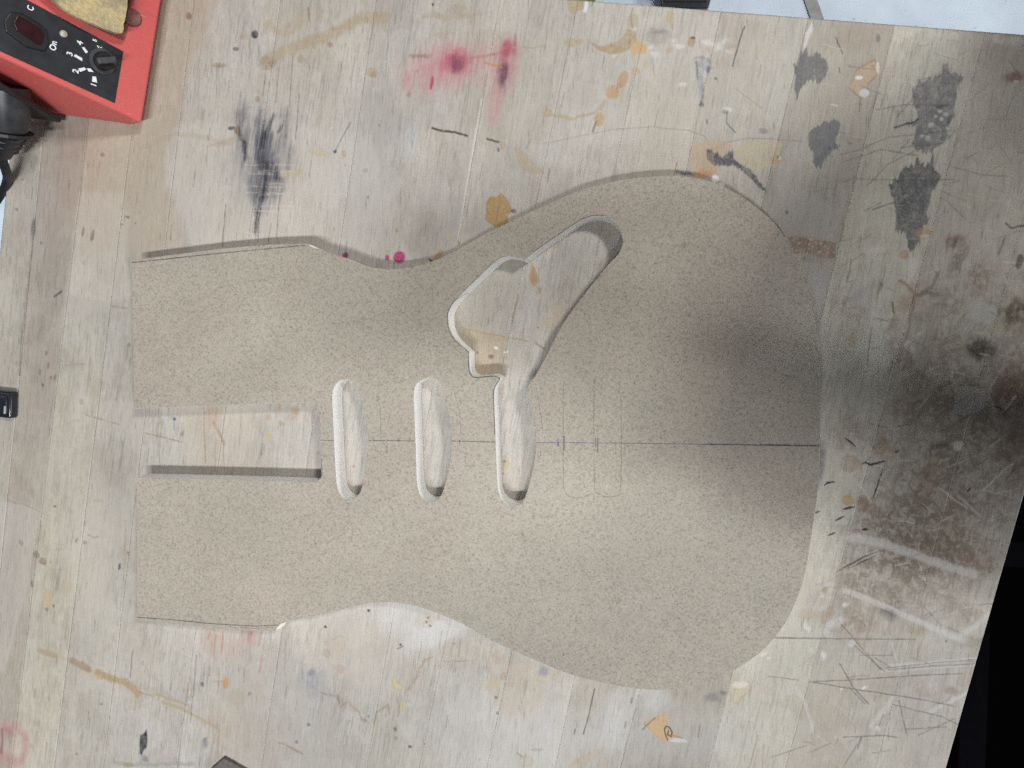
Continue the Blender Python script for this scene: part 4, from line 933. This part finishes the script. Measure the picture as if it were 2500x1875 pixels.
plate('switch_rocker', zz((200, 205), (150, 300), (190, 380), (470, 570), (520, 560), (545, 440), (500, 370), (300, 250)), 0.001, 0.0034, M_DRED, bez, 0.0006)
for q in (((1030, 600), (1062, 600), (1108, 662), (1080, 675)), ((948, 688), (1035, 738), (1036, 776), (928, 712)), ((985, 868), (1066, 855), (1086, 882), (1010, 912)), ((1165, 968), (1210, 972), (1224, 1048), (1160, 1034))):
    plate('dial_mark', zz(*q), 0.0004, 0.0010, M_WHT, panel)
def text(body, cx, cy, hpx0, hpx1, parent, squash=1.0):
    a, b = S(cx/5.185, cy/5.185), None
    hgt = (S(hpx1[0]/5.185, hpx1[1]/5.185) - S(hpx0[0]/5.185, hpx0[1]/5.185)).length
    cu = bpy.data.curves.new('lettering', 'FONT')
    cu.body = body; cu.align_x = 'CENTER'; cu.align_y = 'CENTER'
    cu.size = hgt/0.86; cu.extrude = 0.0002; cu.offset = 0.00012
    t = bpy.data.objects.new('tmp', cu); COL.objects.link(t)
    dg = bpy.context.evaluated_depsgraph_get()
    me = bpy.data.meshes.new_from_object(t.evaluated_get(dg))
    bpy.data.objects.remove(t); bpy.data.curves.remove(cu)
    mw = Matrix((rr*squash, uu, nn)).transposed().to_4x4()
    mw.translation = a + nn*0.0009
    me.transform(mw)
    me.name = 'lettering'
    me.materials.clear()
    return obj('lettering', me, M_WHT, parent)
text('On', 672, 580, (720, 630), (630, 570), panel, 0.9)
text('4', 1008, 545, (1045, 575), (965, 515), panel)
text('3', 880, 682, (925, 705), (840, 655), panel)
text('2', 955, 903, (995, 930), (910, 875), panel)
text('1', 1182, 1076, (1222, 1096), (1142, 1056), panel)
text('6', 1262, 602, (1300, 632), (1222, 572), panel)
text('5', 1195, 512, (1222, 525), (1165, 500), panel)
text('C', 385, 108, (435, 135), (340, 85), panel, 0.8)
kc = S(249, 150)
bm = bmesh.new()
tube(bm, [kc + nn*0.0005, kc + nn*0.0016], [0.0085, 0.0085], 28); obj('dial_ring', bm, M_KNOB, panel)
bm = bmesh.new()
tube(bm, [kc + nn*0.0008, kc + nn*0.0062, kc + nn*0.0068], [0.0064, 0.0058, 0.0052], 24)
kn = smooth(obj('dial_knob', bm, M_BLK, panel))
bm = bmesh.new()
gx = (rr*0.45 - uu*0.89).normalized(); gy = nn.cross(gx)
rot = Matrix((gx, gy, nn)).transposed()
box(bm, kc + nn*0.0088, 0.0120, 0.0042, 0.0045, rot); bevel(bm, 0.0008)
obj('grip', bm, M_KNOB, kn)
plate('pointer', zz((1090, 866), (1136, 868), (1178, 916), (1114, 906)), 0.0009, 0.0014, M_WHT, kn)
lc = S(154, 83)
bm = bmesh.new(); tube(bm, [lc, lc + nn*0.0018, lc + nn*0.0026], [0.0024, 0.0022, 0.0010], 16); smooth(obj('indicator_lamp', bm, plain('amber_lens', (0.45, 0.40, 0.32), 0.3), panel))
# dirty sponge tray and burnt ring on the shell
M_GRIME = ink_mat('burnt_flux', (0.17, 0.085, 0.085), 0.8, 900)
plate('sponge_tray', [(318, -8), (314, 60), (303, 100), (276, 90), (200, 52), (110, -8)], 0.0002, 0.0009, M_GRIME, st)
rc = S(320, 42)
bm = bmesh.new()
for k in range(28):
    a0, a1 = 2*math.pi*k/28, 2*math.pi*(k+1)/28
    def pt(a, r, h): return rc + (rr*math.cos(a)*0.95 + uu*math.sin(a)*1.1)*r + nn*h
    vs = [pt(a0, .0066, .0003), pt(a1, .0066, .0003), pt(a1, .0056, .0016), pt(a0, .0056, .0016)]
    bm.faces.new([bm.verts.new(v) for v in vs])
    vs = [pt(a0, .0056, .0016), pt(a1, .0056, .0016), pt(a1, .0044, .0005), pt(a0, .0044, .0005)]
    bm.faces.new([bm.verts.new(v) for v in vs])
    bm.faces.new([bm.verts.new(v) for v in (pt(a0, .0044, .0005), pt(a1, .0044, .0005), rc + nn*.0005)])
bmesh.ops.remove_doubles(bm, verts=bm.verts, dist=1e-5); bmesh.ops.recalc_face_normals(bm, faces=bm.faces)
smooth(obj('tray_screw', bm, plain('sooty_red', (0.20, 0.075, 0.07), 0.6, 0.4, 700), st), 60)
# sponge
def sponge_mat():
    m = NT('cellulose_sponge')
    f = m.noise(420, 4, 0.7); g = m.noise(45, 3, 0.6)
    c = m.ramp(g, [(0.30, (0.30, 0.25, 0.16)), (0.5, (0.50, 0.41, 0.24)), (0.72, (0.58, 0.44, 0.20))])
    m.col(m.mix(c, m.ramp(f, [(0.3, 0.6), (0.6, 1.1)]), 0.8, 'MULTIPLY')); m.rough(0.9)
    m.bump(f, 0.0008)
    return m.m
M_SPG = sponge_mat()
bm = bmesh.new()
sp = [(120, 0), (164, 36), (225, 64), (287, 85), (296, 60), (306, 0), (310, -45), (90, -45)]
sp = catmull(sp, 3, True)
top = [S(x, y, 0.006) + nn*(0.006 + 0.0007*math.sin(k*2.1)) for k, (x, y) in enumerate(sp)]
prism(bm, top, [S(x, y, 0.006) + nn*0.0012 for x, y in sp])
bmesh.ops.recalc_face_normals(bm, faces=bm.faces); bevel(bm, 0.0008, 2)
tag(smooth(obj('cleaning_sponge', bm, M_SPG)), 'yellowed scorched cleaning sponge lying on the red station', 'sponge')

# iron lead plugged into the station's side
lead = tag(empty('soldering_iron_lead', at(60, 330)), 'black ribbed plug and cable running from the red station over the bench edge', 'cable')
ax0, ax1 = at(18, 205, 0.050), at(22, 318, 0.040)
ax = (ax1 - ax0).normalized()
bm = bmesh.new()
fl4 = [at(152, 284, 0.006), at(40, 222, 0.062), at(-60, 160, 0.085), at(-60, 250, 0.03)]
off = Vector((-0.001, -0.005, 0.0))
prism(bm, [p + off for p in fl4], [p + Vector((0, -0.0005, 0)) for p in fl4])
bmesh.ops.recalc_face_normals(bm, faces=bm.faces); bevel(bm, 0.001)
obj('socket_flange', bm, M_BLK, lead)
M_PLUG = plain('scuffed_black_plug', (0.030, 0.031, 0.036), 0.38, 0.5, 90)
bm = bmesh.new()
tube(bm, [ax0, ax0.lerp(ax1, .35), ax0.lerp(ax1, .85), ax1], [0.0145, 0.0142, 0.0130, 0.0115], 24)
smooth(obj('plug', bm, M_PLUG, lead))
ribs = [((18, 322, .038), (70, 338), .0165), ((12, 338, .034), (52, 352), .0135), ((8, 352, .031), (44, 365), .0120), ((4, 364, .028), (37, 376), .0108)]
for (x, y, z), _, r in ribs:
    c = at(x, y, z)
    bm = bmesh.new(); tube(bm, [c - ax*0.0014, c + ax*0.0014], [r, r], 20); bevel(bm, 0.0005)
    obj('strain_relief_rib', bm, M_BLK, lead)
bm = bmesh.new()
tube(bm, [ax1 - ax*0.002, at(10, 345, .033), at(2, 372, .027)], [0.0115, 0.0095, 0.0075], 18); smooth(obj('strain_relief', bm, M_BLK, lead))
cpts = catmull([tuple(at(2, 366, .028)), tuple(at(6, 392, .024)), tuple(at(15, 418, .016)), tuple(at(18, 438, .0065)), tuple(at(5, 470, -.004)), tuple(at(-40, 520, -.03)), tuple(at(-120, 560, -.20)), tuple(at(-260, 600, -.60))], 6)
bm = bmesh.new(); tube(bm, cpts, 0.0033, 12); smooth(obj('cable', bm, M_BLK, lead))

# glossy black box at the left edge
M_GLOSS = plain('glossy_black_plastic', (0.012, 0.014, 0.020), 0.22, 0.4, 60)
bx = tag(empty('black_box', at(20, 990)), 'glossy black plastic case with raised rim at the bench edge', 'case')
def wedge(pix, z0, z1, bev, mat, name, parent):
    bm = bmesh.new()
    t = [at(x, y, z1) for x, y in pix]
    prism(bm, t, [Vector((p.x, p.y, BZ + z0)) for p in t])
    bmesh.ops.recalc_face_normals(bm, faces=bm.faces); bevel(bm, bev, 3)
    return smooth(obj(name, bm, mat, parent))
wedge([(27, 957), (25, 1022), (-120, 1006), (-120, 942)], 0.0005, 0.008, 0.0016, M_GLOSS, 'body', bx)
wedge([(15, 965), (14, 1013), (-110, 999), (-110, 951)], 0.0075, 0.0092, 0.0008, M_GLOSS, 'lid', bx)
wedge([(13, 992), (12, 1011), (8, 1010), (9, 991)], 0.0088, 0.0098, 0.0003, plain('worn_silver', (0.32, 0.35, 0.40), 0.45), 'worn_stripe', bx)
# dark grey block corner
gb = tag(empty('grey_block', at(570, 1900)), 'dark grey rubber block with one corner on the bench', 'block')
wedge([(545, 1851), (606, 1886), (590, 1985), (470, 1960), (512, 1880)], 0.0004, 0.0035, 0.001, plain('grey_rubber', (0.12, 0.112, 0.105), 0.8, 0.25, 300, 0.0002), 'body', gb)
wedge([(548, 1905), (580, 1915), (570, 1970), (500, 1950), (520, 1910)], 0.0033, 0.0050, 0.0006, plain('grey_rubber_top', (0.13, 0.12, 0.11), 0.8, 0.25, 300, 0.0002), 'pad', gb)
# things on the floor beyond the bench
def fpt(px, py, z=0.0): return at(px, py, z - BZ)
M_STRIP = plain('grey_joint_filler', (0.30, 0.30, 0.29), 0.8, 0.2, 40, 0.001)
bm = bmesh.new()
q = [fpt(1950, -40, .004), fpt(1982, -40, .004), fpt(2020, 70, .004), fpt(1988, 70, .004)]
prism(bm, q, [Vector((p.x, p.y, 0.0005)) for p in q]); bmesh.ops.recalc_face_normals(bm, faces=bm.faces)
obj('floor_joint', bm, M_STRIP, fl)
fb = tag(empty('toolbox', fpt(1660, -60)), 'black box standing on the floor beyond the bench', 'box')
def fbox(px0, px1, py0, py1, z0, z1, mat, name, parent, bev=0.004):
    bm = bmesh.new()
    t = [fpt(px0, py0, z0), fpt(px1, py0, z0), fpt(px1, py1, z0), fpt(px0, py1, z0)]
    prism(bm, [p + Vector((0, 0, z1 - z0)) for p in t], t)
    bmesh.ops.recalc_face_normals(bm, faces=bm.faces); bevel(bm, bev)
    return obj(name, bm, mat, parent)
fbox(1612, 1730, -110, 24, 0.001, 0.10, M_BLK, 'body', fb); fbox(1616, 1726, -108, 20, 0.1005, 0.125, plain('black_lid', (0.016, 0.017, 0.02), 0.5), 'lid', fb)
M_YLW = plain('yellow_plastic', (0.62, 0.50, 0.10), 0.5)
yt = tag(empty('yellow_tray', fpt(1400, -60)), 'yellow plastic tray on the floor beyond the bench', 'tray')
fbox(1340, 1455, -90, 3, 0.001, 0.010, M_YLW, 'base', yt, 0.002)
fbox(1340, 1345, -90, 3, 0.0105, 0.03, M_YLW, 'rim', yt, 0.002); fbox(1450, 1455, -90, 3, 0.0105, 0.03, M_YLW, 'rim', yt, 0.002)

M_BIN = plain('matt_black', (0.002, 0.002, 0.003), 0.95, 0.2, 200, 0.0, 0.02)  # black body added to cover the floor and keep this corner dark
bn = tag(empty('filler_bin', (0.50, -0.62, 0.0)), 'added black bin that fills the dark corner beside the bench', 'bin')
bm = bmesh.new()
box(bm, (0.52, -0.51, 0.385), 0.46, 0.68, 0.76); bmesh.ops.delete(bm, geom=[f for f in bm.faces if f.normal.z > 0.9], context='FACES_ONLY')
bmesh.ops.solidify(bm, geom=bm.faces[:], thickness=0.006)
obj('body', bm, M_BIN, bn)
bm = bmesh.new()
for (cx, cy, sx, sy) in ((0.52, -0.165, 0.48, 0.02), (0.52, -0.855, 0.48, 0.02), (0.285, -0.51, 0.02, 0.668), (0.755, -0.51, 0.02, 0.668)):
    box(bm, (cx, cy, 0.775), sx, sy, 0.02)
obj('rim', bm, M_BIN, bn)
# ------------------------------------------------------------------ person at the near right corner of the bench
PX, PY, PROT = 0.445, 0.075, 0.0
def person():
    # facing -x, leaning over the bench; joints in metres, floor at z = 0
    J = {}; E = []
    def v(n, p, r): J[n] = (Vector(p), r)
    def arm(k, s):
        # (shoulder, elbow, wrist, palm, knuckles) and the finger direction
        if s > 0: sh, el, wr, pa, kn, fd, sd = (-0.085, .185, 1.395), (0.03, .255, 1.13), (0.0, .265, 0.90), (-0.015, .268, 0.84), (-0.03, .268, 0.79), Vector((-.12, -.1, -1)), Vector((1, 0, 0))
        else: sh, el, wr, pa, kn, fd, sd = (-0.085, -.185, 1.395), (-0.190, -.305, 1.270), (-0.365, -.300, 1.420), (-0.405, -.290, 1.445), (-0.440, -.281, 1.470), Vector((-.9, .15, .3)), Vector((.15, .95, -.25)).normalized()
        b = 1.25 if s < 0 else 1.0
        v('sh'+k, sh, (.072*b, .072*b)); v('el'+k, el, (.052*b, .052*b)); v('wr'+k, wr, (.036*b, .034*b)); v('hp'+k, pa, (.036, .024)); v('hf'+k, kn, (.034, .018))
        E.extend([('up', 'sh'+k), ('sh'+k, 'el'+k), ('el'+k, 'wr'+k), ('wr'+k, 'hp'+k), ('hp'+k, 'hf'+k)])
        fd = fd.normalized()
        for f, (dx, L) in enumerate([(-.03, .075), (-.010, .085), (.010, .080), (.028, .062)]):
            p = Vector(kn) + sd*dx + fd*0.022
            v(f'f{f}{k}', p, (.0095, .0095)); v(f'g{f}{k}', p + fd*(L - .03) + Vector((0, 0, -.012)), (.008, .008))
            E.extend([('hf'+k, f'f{f}{k}'), (f'f{f}{k}', f'g{f}{k}')])
        p = Vector(pa) - sd*.042 + fd*.02
        v('t0'+k, p, (.012, .012)); v('t1'+k, p + fd*.04 - sd*.012, (.010, .010)); E.extend([('hp'+k, 't0'+k), ('t0'+k, 't1'+k)])
    v('pel', (0.03, 0, 0.96), (.160, .130)); v('bel', (0.00, 0, 1.08), (.155, .125)); v('che', (-0.045, 0, 1.25), (.168, .130)); v('up', (-0.095, 0, 1.38), (.152, .105))
    v('nk', (-0.125, 0, 1.465), (.060, .060)); v('hd0', (-0.145, 0, 1.525), (.072, .082)); v('hd1', (-0.160, 0, 1.595), (.078, .098)); v('hd2', (-0.162, 0, 1.665), (.060, .075))
    E += [('pel', 'bel'), ('bel', 'che'), ('che', 'up'), ('up', 'nk'), ('nk', 'hd0'), ('hd0', 'hd1'), ('hd1', 'hd2')]
    for s in (-1, 1):
        k = 'lr'[s > 0]
        arm(k, s)
        v('hi'+k, (0.045, .095*s, 0.88), (.098, .098)); v('kn'+k, (0.03, .11*s, 0.50), (.064, .064)); v('an'+k, (0.075, .115*s, 0.095), (.045, .045)); v('to'+k, (-0.10, .125*s, 0.045), (.042, .036)); v('he'+k, (0.10, .115*s, 0.05), (.040, .040))
        E += [('pel', 'hi'+k), ('hi'+k, 'kn'+k), ('kn'+k, 'an'+k), ('an'+k, 'to'+k), ('an'+k, 'he'+k)]
    names = list(J)
    me = bpy.data.meshes.new('person')
    me.from_pydata([J[n][0] for n in names], [(names.index(a), names.index(b)) for a, b in E], [])
    o = bpy.data.objects.new('person', me); COL.objects.link(o)
    sk = o.modifiers.new('skin', 'SKIN')
    for i, n in enumerate(names):
        me.skin_vertices[0].data[i].radius = J[n][1]
        me.skin_vertices[0].data[i].use_root = (n == 'pel')
    ss_ = o.modifiers.new('sub', 'SUBSURF'); ss_.levels = ss_.render_levels = 2
    dg = bpy.context.evaluated_depsgraph_get()
    m2 = bpy.data.meshes.new_from_object(o.evaluated_get(dg))
    bpy.data.objects.remove(o)
    m2.name = 'person'
    return m2
me = person()
M_NAVY = plain('navy_work_clothes', (0.005, 0.006, 0.013), 0.9, 0.3, 700, 0.0003, 0.1)
M_SKIN = plain('skin', (0.50, 0.30, 0.22), 0.55, 0.06, 200)
M_HAIR = plain('dark_hair', (0.03, 0.022, 0.016), 0.7, 0.3, 400, 0.001)
pe = obj('person', me, [M_NAVY, M_SKIN])
for p in me.polygons:
    c = p.center
    p.use_smooth = True
    p.material_index = 1 if (c.z > 1.47 or (c.z < 0.905 and c.y > 0.20) or (c.x < -0.365 and c.z < 1.52)) else 0
pe.location = (PX, PY, 0.0); pe.scale = (0.95, 0.95, 0.95); pe.rotation_euler = (0, 0, math.radians(PROT))
bpy.context.view_layer.update()
tag(pe, 'person in dark navy work clothes standing at the corner of the bench', 'person')
def pchild(name, bm, mat):
    o = obj(name, bm, mat); o.parent = pe; return smooth(o, 60)
HX, HZ = -0.010, -0.025
def head(bm, name, mat):
    bmesh.ops.translate(bm, verts=bm.verts, vec=(HX, 0, HZ))
    return pchild(name, bm, mat)
bm = bmesh.new(); bmesh.ops.create_uvsphere(bm, u_segments=24, v_segments=14, radius=1.0, matrix=Matrix.Translation((-0.140, 0, 1.655)) @ Matrix.Diagonal((.105, .090, .105, 1)))
bmesh.ops.delete(bm, geom=[v for v in bm.verts if v.co.x < -0.195 and v.co.z < 1.69 or v.co.z < 1.58], context='VERTS')
head(bm, 'hair', M_HAIR)
bm = bmesh.new(); tube(bm, [(-.222, 0, 1.655), (-.248, 0, 1.618), (-.222, 0, 1.605)], [.008, .015, .012], 10); head(bm, 'nose', M_SKIN)
for s in (-1, 1):
    bm = bmesh.new(); bmesh.ops.create_uvsphere(bm, u_segments=12, v_segments=8, radius=.011, matrix=Matrix.Translation((-.216, .030*s, 1.648))); head(bm, 'eye', plain('eye', (.6, .6, .6), .2))
    bm = bmesh.new(); bmesh.ops.create_uvsphere(bm, u_segments=12, v_segments=8, radius=1, matrix=Matrix.Translation((-.145, .082*s, 1.625)) @ Matrix.Diagonal((.018, .010, .030, 1))); head(bm, 'ear', M_SKIN)
bm = bmesh.new(); tube(bm, [(-.218, -.024, 1.578), (-.228, 0, 1.580), (-.218, .024, 1.578)], [.004, .008, .004], 8); head(bm, 'mouth', plain('lips', (.42, .18, .15), .5))
# work apron over the front
bm = bmesh.new()
def ap(a, z):
    lean = -0.02 - 0.08*max(0.0, (z - 1.08)/0.2) if z > 1.08 else -0.02
    r = 0.165 + (0.03 if z < 0.9 else 0.0)
    return Vector((lean + 0.01 - r*math.cos(a), 0.205*math.sin(a), z))
zs = [0.42, 0.60, 0.78, 0.95, 1.08, 1.18, 1.28]
G = [[bm.verts.new(ap(math.radians(-78 + 13*k)*(1.0 if z < 1.1 else 0.62), z)) for k in range(13)] for z in zs]
for a, b in zip(G, G[1:]):
    for k in range(12): bm.faces.new((a[k], a[k+1], b[k+1], b[k]))
bmesh.ops.solidify(bm, geom=bm.faces[:], thickness=0.002)
pchild('apron', bm, M_NAVY)
bm = bmesh.new()
n = 40
for k in range(n):
    a0, a1 = 2*math.pi*k/n, 2*math.pi*(k+1)/n
    f = lambda a, r, z: Vector((0.02 + (.142+r)*math.cos(a), (.172+r)*math.sin(a), z))
    bm.faces.new([bm.verts.new(x) for x in (f(a0, 0, 1.00), f(a1, 0, 1.00), f(a1, .006, 1.035), f(a0, .006, 1.035))])
bmesh.ops.remove_doubles(bm, verts=bm.verts, dist=1e-5)
pchild('belt', bm, plain('grey_belt', (0.04, 0.045, 0.06), .6))

# phone in the raised hand
pm = pe.matrix_world.copy()
ph = tag(empty('smartphone', pm @ Vector((-0.500, -0.262, 1.51))), 'black smartphone held flat in the raised hand', 'phone')
prot = (pm.to_3x3().normalized() @ Matrix.Rotation(math.radians(-6), 3, 'Y'))
for nm, dz, sx, sy, sz, mt in (('body', 0.0, .155, .074, .0080, M_GLOSS), ('screen', .0046, .148, .068, .0008, M_PANEL)):
    bm = bmesh.new(); box(bm, pm @ Vector((-0.500, -0.262, 1.512)) + prot @ Vector((0, 0, dz)), sx, sy, sz, prot); bevel(bm, 0.0002 if nm == 'screen' else 0.003, 2)
    obj(nm, bm, mt, ph)
